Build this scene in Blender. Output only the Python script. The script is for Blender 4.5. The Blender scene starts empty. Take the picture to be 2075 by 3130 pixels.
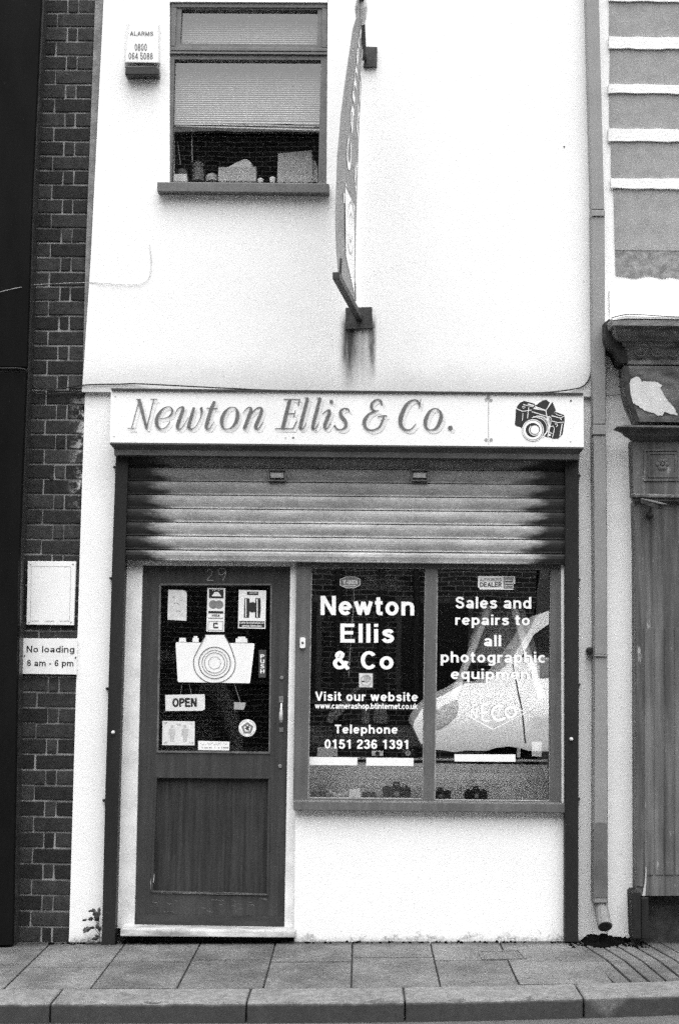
import bpy, bmesh, math, random
from mathutils import Vector, Matrix
random.seed(7)
SC = bpy.context.scene
COL = SC.collection

# ------------------------------------------------------------------ camera, light, exposure
PW, PH = 2075.0, 3130.0
FOC = 50.0 / 36.0 * PH
CAM = Vector((0.0, -7.6, 1.63))
pi_, ya_, ro_ = (math.radians(a) for a in (5.135, -0.843, 0.6315))
FW = Vector((math.sin(ya_) * math.cos(pi_), math.cos(ya_) * math.cos(pi_), math.sin(pi_)))
R0 = Vector((math.cos(ya_), -math.sin(ya_), 0)); U0 = R0.cross(FW)
RT = R0 * math.cos(ro_) + U0 * math.sin(ro_)
UP = U0 * math.cos(ro_) - R0 * math.sin(ro_)
cd = bpy.data.cameras.new('camera'); cam = bpy.data.objects.new('camera', cd); COL.objects.link(cam)
cd.lens = 50; cd.sensor_width = 36; cd.sensor_fit = 'AUTO'; cd.clip_start = 0.05; cd.clip_end = 500
m3 = Matrix((RT, UP, -FW)).transposed()
cam.matrix_world = Matrix.Translation(CAM) @ m3.to_4x4()
SC.camera = cam

SUN_EL, SUN_AZ = math.radians(77), math.radians(8)      # azimuth from the viewer's back, to the right
world = bpy.data.worlds.new("World"); SC.world = world; world.use_nodes = True
wt = world.node_tree; wt.nodes.clear()
sky = wt.nodes.new('ShaderNodeTexSky'); sky.sky_type = 'NISHITA'; sky.sun_disc = False
sky.sun_elevation = SUN_EL; sky.sun_rotation = math.radians(180) - SUN_AZ
sky.air_density = 1.0; sky.dust_density = 4.0; sky.ozone_density = 1.0
bw = wt.nodes.new('ShaderNodeRGBToBW'); bg = wt.nodes.new('ShaderNodeBackground'); wo = wt.nodes.new('ShaderNodeOutputWorld')
bg.inputs['Strength'].default_value = 0.15
wt.links.new(sky.outputs[0], bw.inputs[0]); wt.links.new(bw.outputs[0], bg.inputs[0]); wt.links.new(bg.outputs[0], wo.inputs[0])
sl = bpy.data.lights.new('sun', 'SUN'); sl.energy = 1.0; sl.angle = math.radians(90); sl.color = (1, 1, 1)
so = bpy.data.objects.new('sun', sl); COL.objects.link(so)
sdir = Vector((math.sin(SUN_AZ) * math.cos(SUN_EL), -math.cos(SUN_AZ) * math.cos(SUN_EL), math.sin(SUN_EL)))
so.rotation_euler = sdir.to_track_quat('Z', 'Y').to_euler()
SC.view_settings.view_transform = 'Standard'; SC.view_settings.look = 'None'
SC.view_settings.exposure = 1.75; SC.view_settings.gamma = 1.0
SC.render.engine = 'CYCLES'
SC.cycles.max_bounces = 8; SC.cycles.transparent_max_bounces = 12; SC.cycles.glossy_bounces = 4
SC.cycles.use_denoising = False
SC.cycles.use_adaptive_sampling = True; SC.cycles.adaptive_threshold = 0.035
SC.cycles.caustics_reflective = False; SC.cycles.caustics_refractive = False

# ------------------------------------------------------------------ pixel of the photograph -> point on a real plane
def ray(px, py):
    return RT * ((px - PW / 2) / FOC) - UP * ((py - PH / 2) / FOC) + FW
def W(px, py, Y=0.0):
    d = ray(px, py); return CAM + d * ((Y - CAM.y) / d.y)
GS, GA = 0.01672, 0.058
def gz(x): return GA + GS * x
def G(px, py, dz=0.0):
    d = ray(px, py); t = (GA + dz + GS * CAM.x - CAM.z) / (d.z - GS * d.x); return CAM + d * t
def crop(x0, y0, s):
    return lambda p: (x0 + p[0] * s, y0 + p[1] * s)
K1 = crop(0, 0, 1040 / 1568); K2 = crop(1000, 0, 1075 / 1568); K3 = crop(0, 800, 1040 / 1568); K4 = crop(1000, 800, 1075 / 1568)
KD = crop(380, 1680, 540 / 1568); KL = crop(880, 1680, 460 / 1327); KR = crop(1290, 1680, 510 / 1471)
KBL = crop(0, 2300, 1040 / 1568); KBR = crop(1000, 2300, 1075 / 1568); KC = crop(1740, 940, 335 / 1042); KP = crop(1740, 1700, 335 / 660)
KS = crop(980, 0, 220 / 510); KE = crop(1450, 1180, 330 / 1568); KN = crop(0, 1680, 480 / 1568); KU = crop(480, 380, 540 / 1568)
KF = crop(320, 1180, 580 / 1568); KLb = crop(900, 2180, 440 / 1568); KRb = crop(1290, 2180, 440 / 1568); KCo = crop(1840, 940, 235 / 1389)
KCl = crop(1840, 1300, 235 / 1568)
def Q(k, pts, Y): return [W(*k(p), Y) for p in pts]
ID = lambda p: p

# ------------------------------------------------------------------ mesh builder
class MB:
    def __init__(s): s.v = []; s.f = []
    def add(s, vs, fs):
        n = len(s.v); s.v += [tuple(v) for v in vs]; s.f += [[i + n for i in f] for f in fs]; return s
    def solid(s, front, back):
        n = len(front); fs = [list(range(n)), [2 * n - 1 - i for i in range(n)]]
        fs += [[i, i + n, (i + 1) % n + n, (i + 1) % n] for i in range(n)]
        return s.add(list(front) + list(back), fs)
    def prism(s, pts, y0, y1):
        """outline of points (x,*,z) set at depth y0 and carried back to y1"""
        return s.solid([(p[0], y0, p[-1]) for p in pts], [(p[0], y1, p[-1]) for p in pts])
    def px(s, k, pts, y0, y1):
        """pixels of the front face (lying at depth y0)"""
        return s.prism(Q(k, pts, y0), y0, y1)
    def box(s, x0, x1, y0, y1, z0, z1):
        return s.prism([(x0, 0, z0), (x1, 0, z0), (x1, 0, z1), (x0, 0, z1)], y0, y1)
    def tube(s, pts, r, n=8):
        pts = [Vector(p) for p in pts]; rings = []; N = len(pts)
        rr = r if isinstance(r, (list, tuple)) else [r] * N
        up = Vector((0.31, 0.2, 0.93))
        for i, p in enumerate(pts):
            t = (pts[min(i + 1, N - 1)] - pts[max(i - 1, 0)]).normalized()
            a = t.cross(up)
            if a.length < 1e-3: a = t.cross(Vector((1, 0, 0)))
            a.normalize(); b = t.cross(a)
            rings += [p + (a * math.cos(2 * math.pi * j / n) + b * math.sin(2 * math.pi * j / n)) * rr[i] for j in range(n)]
        fs = [[i * n + j, i * n + (j + 1) % n, (i + 1) * n + (j + 1) % n, (i + 1) * n + j] for i in range(N - 1) for j in range(n)]
        fs += [list(range(n))[::-1], [(N - 1) * n + j for j in range(n)]]
        return s.add(rings, fs)
    def lathe(s, c, prof, axis='y', n=24):
        """prof: (distance along axis, radius)"""
        c = Vector(c); A = {'y': Vector((0, 1, 0)), 'z': Vector((0, 0, 1)), 'x': Vector((1, 0, 0))}[axis] if isinstance(axis, str) else axis.normalized()
        a = A.cross(Vector((0.3, 0.5, 0.8))).normalized(); b = A.cross(a)
        vs = [c + A * d + (a * math.cos(2 * math.pi * j / n) + b * math.sin(2 * math.pi * j / n)) * max(r, 1e-4) for d, r in prof for j in range(n)]
        fs = [[i * n + j, (i + 1) * n + j, (i + 1) * n + (j + 1) % n, i * n + (j + 1) % n] for i in range(len(prof) - 1) for j in range(n)]
        fs += [list(range(n)), [(len(prof) - 1) * n + j for j in range(n)][::-1]]
        return s.add(vs, fs)
    def ring(s, c, r0, r1, y0, y1, n=40, a0=0, a1=2 * math.pi):
        vs = []; full = abs(a1 - a0 - 2 * math.pi) < 1e-6; N = n if full else n + 1
        for j in range(N):
            a = a0 + (a1 - a0) * j / n
            for r, y in ((r0, y0), (r1, y0), (r1, y1), (r0, y1)): vs.append((c[0] + r * math.cos(a), y, c[2] + r * math.sin(a)))
        fs = []
        for j in range(n):
            q = (j + 1) % N
            for e in range(4): fs.append([j * 4 + e, j * 4 + (e + 1) % 4, q * 4 + (e + 1) % 4, q * 4 + e])
        return s.add(vs, fs)
LOC = {}
def build(name, mb, mat, parent=None, bevel=0, seg=2, smooth=False, origin=None):
    base = LOC[parent.name] if parent else Vector(origin or (0, 0, 0))
    me = bpy.data.meshes.new(name)
    me.from_pydata([Vector(v) - base for v in mb.v], [], mb.f); me.validate()
    bm = bmesh.new(); bm.from_mesh(me); bmesh.ops.recalc_face_normals(bm, faces=bm.faces)
    if bevel:
        eds = [e for e in bm.edges if len(e.link_faces) == 2 and e.calc_face_angle(0) > 0.6]
        bmesh.ops.bevel(bm, geom=eds, offset=bevel, segments=seg, profile=0.6, affect='EDGES', clamp_overlap=True)
    bm.to_mesh(me); bm.free()
    if smooth: me.shade_smooth()
    me.materials.append(mat)
    o = bpy.data.objects.new(name, me); COL.objects.link(o)
    LOC[o.name] = base
    if parent:
        o.parent = parent
        if parent.type == 'MESH' or parent.parent: pass
    else: o.location = base
    return o
def tag(o, label, cat, group=None):
    o['label'] = label; o['category'] = cat
    if group: o['group'] = group
    return o
def thing(name, loc, label, cat, group=None):
    o = bpy.data.objects.new(name, None); o.empty_display_size = 0.1; COL.objects.link(o); o.location = loc
    LOC[o.name] = Vector(loc); return tag(o, label, cat, group)
def single(name, mb, mat, label, cat, group=None, **kw):
    xs = [v[0] for v in mb.v]; ys = [v[1] for v in mb.v]; zs = [v[2] for v in mb.v]
    org = ((min(xs) + max(xs)) / 2, (min(ys) + max(ys)) / 2, min(zs))
    return tag(build(name, mb, mat, origin=org, **kw), label, cat, group)
def setting(name, mb, mat, kind='structure', **kw):
    o = build(name, mb, mat, **kw); o['kind'] = kind; return o
def copy_tree(o, parent=None):
    c = o.copy(); COL.objects.link(c)
    if parent: c.parent = parent
    for ch in [x for x in COL.objects if x.parent == o]: copy_tree(ch, c)
    return c

# ------------------------------------------------------------------ text
HW = 9.5
def arc(cx, cy, rx, ry, a0=0, a1=360, n=22):
    return [(cx + rx * math.cos(math.radians(a0 + (a1 - a0) * i / n)), cy + ry * math.sin(math.radians(a0 + (a1 - a0) * i / n))) for i in range(n + 1)]
def cm(*p): return catmull(list(p), 6)
def V_(x, a, b): return [(x, a), (x, b)]
def H_(y, a, b): return [(a, y), (b, y)]
def sans():
    O = lambda cx, rx: arc(cx, 36, rx, 27.5)
    arch = lambda x0, x1: [(x0, 40)] + cm((x0, 44), (x0 + 5, 56), (x0 + 19, 62.5), (x1 - 6, 58), (x1, 44)) + [(x1, 0)]
    g = {
     'o': (62, [O(31, 21.5)]), 'e': (61, [H_(36, 11, 52), arc(31, 36, 21.5, 27.5, 0, 318)]), 'c': (58, [arc(31, 36, 21.5, 27.5, 42, 318)]),
     'a': (60, [V_(48, 0, 46), arc(29, 46, 19, 17, 0, 160), arc(28, 20.5, 18.5, 11.5)]),
     's': (56, [cm((46, 53), (39, 61.5), (27, 63), (14, 58), (13, 48), (24, 41), (38, 35), (46, 25), (41, 12), (28, 8.5), (16, 11), (8, 21))]),
     'r': (39, [V_(9.5, 0, 72), cm((9.5, 40), (14, 56), (24, 62), (39, 61))]), 'n': (60, [V_(9.5, 0, 72), arch(9.5, 50.5)]),
     'm': (92, [V_(9.5, 0, 72), arch(9.5, 46), arch(46, 82.5)]), 'u': (60, [[(9.5, 72)] + cm((9.5, 27), (14, 13), (28, 9.5), (44, 15), (50.5, 29)), V_(50.5, 0, 72)]),
     'h': (60, [V_(9.5, 0, 100), arch(9.5, 50.5)]), 'b': (62, [V_(9.5, 0, 100), O(31.5, 21)]), 'd': (62, [V_(52.5, 0, 100), O(30.5, 21)]),
     'p': (62, [V_(9.5, -28, 72), O(31.5, 21)]), 'q': (62, [V_(52.5, -28, 72), O(30.5, 21)]), 'g': (62, [[(52.5, 72)] + cm((52.5, -4), (47, -15), (31, -19), (11, -14)), O(30.5, 21)]),
     't': (36, [[(15, 94)] + cm((15, 22), (18, 11), (35, 9.5)), H_(65, 0, 35)]), 'i': (19, [V_(9.5, 0, 72), V_(9.5, 84, 100)]), 'l': (19, [V_(9.5, 0, 100)]),
     'w': (84, [[(7, 72), (24, 8)], [(24, 2), (42, 70)], [(42, 70), (60, 2)], [(60, 8), (77, 72)]]), 'k': (56, [V_(9.5, 0, 100), [(50, 74), (14, 34)], [(27, 46), (51, -2)]]),
     'v': (60, [[(8, 72), (30, 4)], [(30, 4), (52, 72)]]), 'f': (36, [[(14, 0), (14, 72)] + cm((14, 76), (17, 88), (35, 91)), H_(65, 0, 34)]),
     'N': (72, [V_(10, 0, 100), V_(62, 0, 100), [(12, 97), (60, 3)]]), 'E': (66, [V_(10, 0, 100), H_(91, 10, 63), H_(52, 10, 58), H_(9, 10, 65)]),
     'S': (66, [cm((56, 74), (48, 87), (34, 91), (18, 87), (11, 74), (18, 61), (36, 53), (50, 44), (56, 29), (50, 13), (34, 8.5), (18, 12), (9, 28))]),
     'T': (60, [H_(91, 0, 60), V_(30, 0, 90)]), 'C': (72, [arc(37, 50, 27, 41.5, 38, 322)]), 'V': (70, [[(7, 100), (35, 3)], [(35, 3), (63, 100)]]),
     '&': (76, [[(68, 0), (22, 64)], cm((24, 61), (18, 78), (30, 91.5), (42, 82), (37, 67), (22, 54)), cm((25, 56), (11, 42), (10, 24), (22, 9.5), (40, 11), (53, 26), (60, 44))]),
     'A': (72, [[(7, 0), (36, 98)], [(36, 98), (65, 0)], H_(30, 16, 56)]), 'U': (70, [[(10, 100)] + cm((10, 36), (16, 14), (35, 8.5), (54, 14), (60, 36)) + [(60, 100)]]),
     'O': (78, [arc(39, 50, 29.5, 41.5)]), 'P': (66, [V_(10, 0, 100), [(10, 91)] + cm((36, 91), (52, 85), (57, 71), (52, 57), (36, 50)) + [(10, 50)]]), 'H': (72, [V_(10, 0, 100), V_(62, 0, 100), H_(52, 10, 62)]),
     'R': (70, [V_(10, 0, 100), [(10, 91)] + cm((38, 91), (54, 85), (58, 72), (54, 58), (38, 52)) + [(10, 52)], [(36, 52), (62, 0)]]), 'M': (84, [V_(10, 0, 100), V_(74, 0, 100), [(12, 97), (42, 6)], [(42, 6), (72, 97)]]),
     'L': (60, [V_(10, 0, 100), H_(9, 10, 60)]), 'D': (70, [V_(10, 0, 100), [(10, 91)] + cm((32, 91), (52, 82), (61, 50), (52, 18), (32, 9)) + [(10, 9)]]), 'Z': (62, [H_(91, 5, 57), [(52, 90), (10, 10)], H_(9, 4, 60)]), 'I': (20, [V_(10, 0, 100)]),
     'Y': (68, [[(6, 100), (34, 50)], [(62, 100), (34, 50)], V_(34, 0, 50)]),
     '0': (57, [arc(28.5, 50, 19, 41.5)]), '1': (57, [V_(34, 0, 100), cm((34, 96), (26, 83), (9, 75))]), '2': (57, [cm((9, 70), (14, 85), (28, 91.5), (43, 86), (47, 71), (38, 52), (20, 34), (9, 12)), H_(9, 4, 54)]),
     '3': (57, [cm((9, 75), (17, 88), (29, 91.5), (42, 85), (43, 68), (35, 56), (23, 53)), cm((28, 53), (42, 47), (47, 30), (41, 14), (27, 8.5), (14, 13), (8, 28))]), '4': (57, [V_(40, 0, 98), [(40, 96), (8, 32)], H_(30, 3, 57)]),
     '5': (57, [H_(91, 14, 51), [(18, 95), (11, 50)], cm((11, 50), (27, 58), (43, 51), (48, 33), (42, 14), (27, 8.5), (14, 13), (7, 27))]), '6': (57, [cm((47, 77), (40, 89), (28, 91.5), (15, 80), (9, 52), (10, 32)), arc(28.5, 31.5, 18.5, 23)]),
     '8': (57, [arc(28.5, 72, 16, 19.5), arc(28.5, 29.5, 19, 21)]), '9': (57, [cm((10, 23), (17, 11), (29, 8.5), (42, 20), (48, 48), (47, 68)), arc(28.5, 68.5, 18.5, 23)]),
     '.': (19, [V_(9.5, 0, 19)]), '-': (34, [H_(36, 2, 32)]), ' ': (34, [])}
    return g
GLY = None
def text_geo(s, weight=20.0, shear=0.0, spacing=1.0):
    """lettering drawn as brush strokes; returns points in a unit box (third value: tiny lift per stroke) and faces"""
    global GLY
    GLY = GLY or sans()
    vs = []; fs = []; x = 0.0; lift = 0
    for ch in s:
        w_, st = GLY[ch]
        for p in st:
            lift += 1; n0 = len(vs); N = len(p); closed = N > 3 and math.hypot(p[0][0] - p[-1][0], p[0][1] - p[-1][1]) < 0.01
            for i in range(N):
                a, b = p[max(i - 1, 0)], p[min(i + 1, N - 1)]
                if closed and i in (0, N - 1): a, b = p[-2], p[1]
                dx, dy = b[0] - a[0], b[1] - a[1]; L = math.hypot(dx, dy) or 1; h_ = weight / 2
                for q in (1, -1): vs.append((x + p[i][0] - q * dy / L * h_, p[i][1] + q * dx / L * h_, lift))
            fs += [[n0 + 2 * i, n0 + 2 * i + 1, n0 + 2 * i + 3, n0 + 2 * i + 2] for i in range(N - 1)]
        x += w_ + 7 * spacing if ch != ' ' else w_
    vs = [(a + shear * b, b, l) for a, b, l in vs]
    x0 = min(v[0] for v in vs); x1 = max(v[0] for v in vs); y0 = min(v[1] for v in vs); y1 = max(v[1] for v in vs)
    return [((a - x0) / (x1 - x0), (b - y0) / (y1 - y0), l) for a, b, l in vs], fs
def text(mb, s, k, quad, Y, bold=0.0, shear=0.0, spacing=1.0):
    """fit the text's box to the quad TL,TR,BR,BL given in pixels on the plane at depth Y"""
    vs, fs = text_geo(s, 14 + bold * 300, shear, spacing)
    TL, TR, BR, BL = Q(k, quad, Y)
    out = []
    for u, v, l in vs:
        p = (BL * (1 - u) + BR * u) * (1 - v) + (TL * (1 - u) + TR * u) * v
        out.append(p + Vector((0, -0.000025 * (l % 40), 0)))
    return mb.add(out, fs)
def rectq(x0, y0, x1, y1, sl=0.0, sk=0.0):
    d = sl * (x1 - x0); e = sk * (y1 - y0)
    return [(x0, y0), (x1, y0 + d), (x1 + e, y1 + d), (x0 + e, y1)]
def catmull(p, n=7, closed=False):
    out = []; N = len(p); R = range(N if closed else N - 1)
    g = (lambda i: p[i % N]) if closed else (lambda i: p[max(0, min(N - 1, i))])
    for i in R:
        a, b, c, d = g(i - 1), g(i), g(i + 1), g(i + 2)
        for j in range(n):
            t = j / n
            out.append(tuple(0.5 * ((2 * b[q]) + (-a[q] + c[q]) * t + (2 * a[q] - 5 * b[q] + 4 * c[q] - d[q]) * t * t + (-a[q] + 3 * b[q] - 3 * c[q] + d[q]) * t ** 3) for q in range(len(b))))
    out.append(tuple(p[0]) if closed else tuple(p[-1])); return out
STK = [0]
def stroke(mb, k, pts, Y, w=None, closed=False, smooth=True, sub=None):
    """brush stroke: points (x, y, full width) in crop pixels laid on the plane at depth Y"""
    p = [tuple(q) if len(q) == 3 else (q[0], q[1], w) for q in pts]
    if smooth and len(p) > 2: p = catmull(p, closed=closed)
    STK[0] = (STK[0] + 1) % 40; y = Y - STK[0] * 0.00006
    L = []
    for i in range(len(p)):
        a = p[max(i - 1, 0)]; b = p[min(i + 1, len(p) - 1)]
        if closed and i in (0, len(p) - 1): a, b = p[-2], p[1]
        dx, dy = b[0] - a[0], b[1] - a[1]; n = math.hypot(dx, dy) or 1
        h = p[i][2] / 2
        L.append((W(*k((p[i][0] - dy / n * h, p[i][1] + dx / n * h)), y), W(*k((p[i][0] + dy / n * h, p[i][1] - dx / n * h)), y)))
    vs = [q for ab in L for q in ab]
    return mb.add(vs, [[2 * i, 2 * i + 1, 2 * i + 3, 2 * i + 2] for i in range(len(L) - 1)])
def flat(mb, k, pts, Y): return mb.add(Q(k, pts, Y), [list(range(len(pts)))])
def disc(mb, k, c, r, Y, n=28, ry=None):
    return flat(mb, k, [(c[0] + r * math.cos(2 * math.pi * i / n), c[1] + (ry or r) * math.sin(2 * math.pi * i / n)) for i in range(n)], Y)

# ------------------------------------------------------------------ materials
class NT:
    def __init__(s, name):
        s.m = bpy.data.materials.new(name); s.m.use_nodes = True; s.t = s.m.node_tree; s.t.nodes.clear()
        s.out = s.t.nodes.new('ShaderNodeOutputMaterial'); s.geo = s.t.nodes.new('ShaderNodeNewGeometry')
        s.pos = s.geo.outputs['Position']; sp = s.t.nodes.new('ShaderNodeSeparateXYZ'); s.lk(s.pos, sp.inputs[0])
        s.x, s.y, s.z = sp.outputs
    def lk(s, a, b): s.t.links.new(a, b)
    def put(s, v, sock):
        if isinstance(v, (int, float)): sock.default_value = v
        else: s.lk(v, sock)
    def m_(s, op, a, b=0.0, c=0.0, clamp=False):
        n = s.t.nodes.new('ShaderNodeMath'); n.operation = op; n.use_clamp = clamp
        s.put(a, n.inputs[0]); s.put(b, n.inputs[1]); s.put(c, n.inputs[2]); return n.outputs[0]
    def noise(s, scale, detail=4, rough=0.55, stretch=None, w=0):
        n = s.t.nodes.new('ShaderNodeTexNoise'); n.inputs['Scale'].default_value = scale; n.inputs['Detail'].default_value = detail; n.inputs['Roughness'].default_value = rough
        mp = s.t.nodes.new('ShaderNodeMapping'); s.lk(s.pos, mp.inputs[0]); mp.inputs['Scale'].default_value = stretch or (1, 1, 1); mp.inputs['Location'].default_value = (w * 3.7, w, w * 1.3)
        s.lk(mp.outputs[0], n.inputs['Vector']); return n.outputs[0]
    def ramp(s, v, a, b, lo=0.0, hi=1.0):
        n = s.t.nodes.new('ShaderNodeMapRange'); n.clamp = True; n.interpolation_type = 'SMOOTHSTEP'
        s.put(v, n.inputs['Value']); n.inputs['From Min'].default_value = a; n.inputs['From Max'].default_value = b
        n.inputs['To Min'].default_value = lo; n.inputs['To Max'].default_value = hi; return n.outputs[0]
    def mixv(s, f, a, b):  # a + f*(b-a)
        return s.m_('ADD', s.m_('MULTIPLY', a, s.m_('SUBTRACT', 1.0, f)), s.m_('MULTIPLY', b, f))
    def finish(s, val, rough=0.7, bump=None, bstr=0.3, bdist=0.002, metal=0.0, spec=0.4):
        p = s.t.nodes.new('ShaderNodeBsdfPrincipled'); cb = s.t.nodes.new('ShaderNodeCombineColor')
        for i in range(3): s.put(val, cb.inputs[i])
        s.lk(cb.outputs[0], p.inputs['Base Color']); s.put(rough, p.inputs['Roughness']); p.inputs['Metallic'].default_value = metal; p.inputs['Specular IOR Level'].default_value = spec
        if bump is not None:
            b = s.t.nodes.new('ShaderNodeBump'); b.inputs['Strength'].default_value = bstr; b.inputs['Distance'].default_value = bdist
            s.lk(bump, b.inputs['Height']); s.lk(b.outputs[0], p.inputs['Normal'])
        s.lk(p.outputs[0], s.out.inputs[0]); return s.m
def M(name, base, var=0.2, vs=9, rough=0.7, bs=160, bstr=0.25, bd=0.002, stretch=None, metal=0.0, fine=0.12, spec=0.4, specks=0.0, bright=0.0):
    n = NT(name)
    v = n.m_('MULTIPLY', n.ramp(n.noise(vs, 5, 0.6, stretch), 0.25, 0.75, 1 - var, 1 + var), base)
    v = n.m_('MULTIPLY', v, n.ramp(n.noise(240, 3, 0.7, stretch, 1), 0.3, 0.7, 1 - fine, 1 + fine))
    if specks: v = n.mixv(n.ramp(n.noise(60, 4, 0.7, stretch, 2), 0.66, 0.74, 0, specks), v, base * 0.25)
    if bright: v = n.mixv(n.ramp(n.noise(22, 6, 0.75, stretch, 3), 0.64, 0.72, 0, bright), v, 0.5)
    return n.finish(v, rough, n.noise(bs, 4, 0.6, stretch), bstr, bd, metal, spec)

def mat_wall():
    n = NT('white_render')
    v = n.m_('MULTIPLY', n.ramp(n.noise(1.6, 5, 0.6), 0.3, 0.7, 0.96, 1.02), 0.88)
    v = n.m_('MULTIPLY', v, n.ramp(n.noise(230, 3, 0.8, None, 1), 0.3, 0.7, 0.90, 1.06))
    # rust and soot running from the lower bracket plate
    a = W(1095, 990); z0 = a.z
    for px, wd, ln, st in ((1066, 0.062, 0.38, 0.93), (1137, 0.032, 0.30, 0.85), (1098, 0.095, 0.38, 0.55)):
        xx = W(px, 1050).x
        d = n.m_('ABSOLUTE', n.m_('SUBTRACT', n.m_('ADD', n.x, n.m_('MULTIPLY', n.m_('SUBTRACT', n.noise(9, 3), 0.5), 0.03)), xx))
        f = n.m_('MULTIPLY', n.ramp(d, wd * 0.05, wd, 1, 0), n.m_('MULTIPLY', n.ramp(n.z, z0 - ln - 0.08, z0 - 0.12, 0, 1), n.ramp(n.z, z0 - 0.02, z0 + 0.06, 1, 0)))
        f = n.m_('MULTIPLY', f, n.ramp(n.noise(38, 4, 0.6, (1, 1, 0.12), px / 100), 0.25, 0.65, 0.6, 1.0))
        v = n.mixv(n.m_('MULTIPLY', n.m_('MULTIPLY', f, 1.25, clamp=True), st), v, 0.03)
    # dirt above the fascia and under the sill
    zf = W(800, 1195).z
    f = n.m_('MULTIPLY', n.ramp(n.m_('ADD', n.z, n.m_('MULTIPLY', n.noise(6, 5, 0.6), 0.15)), zf + 0.06, zf + 0.30, 1, 0), n.ramp(n.z, zf - 0.05, zf - 0.01, 0, 1))
    v = n.mixv(n.m_('MULTIPLY', f, 0.42), v, 0.32)
    # splash dirt along the pavement
    zb = n.m_('SUBTRACT', n.z, n.m_('ADD', n.m_('MULTIPLY', n.x, GS), GA))
    f = n.ramp(n.m_('SUBTRACT', zb, n.m_('MULTIPLY', n.ramp(n.noise(11, 6, 0.7), 0.45, 0.75), 0.07)), -0.012, 0.03, 1, 0)
    v = n.mixv(n.m_('MULTIPLY', f, n.ramp(n.noise(90, 4, 0.7), 0.35, 0.65, 0.25, 0.8)), v, 0.14)
    f = n.m_('MULTIPLY', n.ramp(zb, 0.0, 0.35, 1, 0), n.ramp(n.noise(34, 5, 0.7), 0.63, 0.70))
    v = n.mixv(n.m_('MULTIPLY', f, 0.6), v, 0.2)
    b = n.m_('ADD', n.noise(95, 5, 0.65), n.m_('MULTIPLY', n.noise(7, 3), 1.2))
    return n.finish(v, 0.9, b, 0.34, 0.004, spec=0.2)
def mat_brick():
    n = NT('dark_brick')
    r = n.geo.outputs['Random Per Island']
    v = n.m_('MULTIPLY', n.ramp(r, 0, 1, 0.62, 1.45), 0.026)
    v = n.m_('MULTIPLY', v, n.ramp(n.noise(26, 5, 0.65), 0.25, 0.75, 0.65, 1.4))
    v = n.mixv(n.ramp(n.noise(70, 4, 0.7, None, 4), 0.67, 0.74, 0, 0.35), v, 0.22)
    x = W(235, 1500).x
    f = n.m_('MULTIPLY', n.ramp(n.m_('ABSOLUTE', n.m_('SUBTRACT', n.x, x + 0.06)), 0.02, 0.13, 1, 0), n.m_('MULTIPLY', n.ramp(n.z, 2.25, 2.45, 0, 1), n.ramp(n.z, 2.85, 3.0, 1, 0)))
    v = n.mixv(n.m_('MULTIPLY', f, n.ramp(n.noise(20, 6, 0.75, None, 2), 0.48, 0.6)), v, 0.5)
    return n.finish(v, 0.85, n.noise(90, 6, 0.75), 0.9, 0.007, spec=0.25)
def mat_shutter(xl, xr):
    n = NT('galvanised_shutter')
    v = n.m_('MULTIPLY', n.ramp(n.noise(14, 5, 0.65, (0.35, 1, 1)), 0.3, 0.7, 0.74, 1.16), 0.40)
    v = n.m_('MULTIPLY', v, n.ramp(n.noise(90, 4, 0.75, (0.5, 1, 1), 1), 0.3, 0.7, 0.82, 1.15))
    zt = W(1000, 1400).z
    v = n.m_('MULTIPLY', v, n.ramp(n.z, zt - 0.30, zt - 0.12, 1.0, 0.55))          # upper slats darker than the lower ones
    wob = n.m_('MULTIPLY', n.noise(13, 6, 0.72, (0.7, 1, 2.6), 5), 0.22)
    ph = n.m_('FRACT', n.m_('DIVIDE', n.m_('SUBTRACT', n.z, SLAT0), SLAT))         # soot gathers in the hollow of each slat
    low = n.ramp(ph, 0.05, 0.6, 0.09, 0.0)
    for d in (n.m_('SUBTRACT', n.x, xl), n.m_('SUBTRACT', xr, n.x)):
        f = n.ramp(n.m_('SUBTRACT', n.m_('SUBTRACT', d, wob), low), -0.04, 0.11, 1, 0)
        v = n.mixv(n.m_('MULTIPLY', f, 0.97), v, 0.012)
    return n.finish(v, 0.6, n.noise(60, 4, 0.6), 0.25, 0.001, spec=0.2)
def mat_wood(name, base, sx=26, var=0.3, streak=0.5, worn=0.0):
    n = NT(name)
    g = n.noise(sx, 5, 0.6, (1, 1, 0.05))
    v = n.m_('MULTIPLY', n.ramp(g, 0.25, 0.75, 1 - var, 1 + var), base)
    v = n.m_('MULTIPLY', v, n.ramp(n.noise(3.0, 4, 0.6), 0.3, 0.7, 0.85, 1.15))
    v = n.m_('MULTIPLY', v, n.ramp(n.noise(240, 3, 0.7, None, 1), 0.3, 0.7, 0.85, 1.15))
    if worn:
        v = n.mixv(n.ramp(n.noise(30, 6, 0.75, (1, 1, 0.22), 3), 0.60, 0.70, 0, worn), v, 0.42)
    return n.finish(v, 0.6, g, 0.25, 0.002, spec=0.2)
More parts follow.
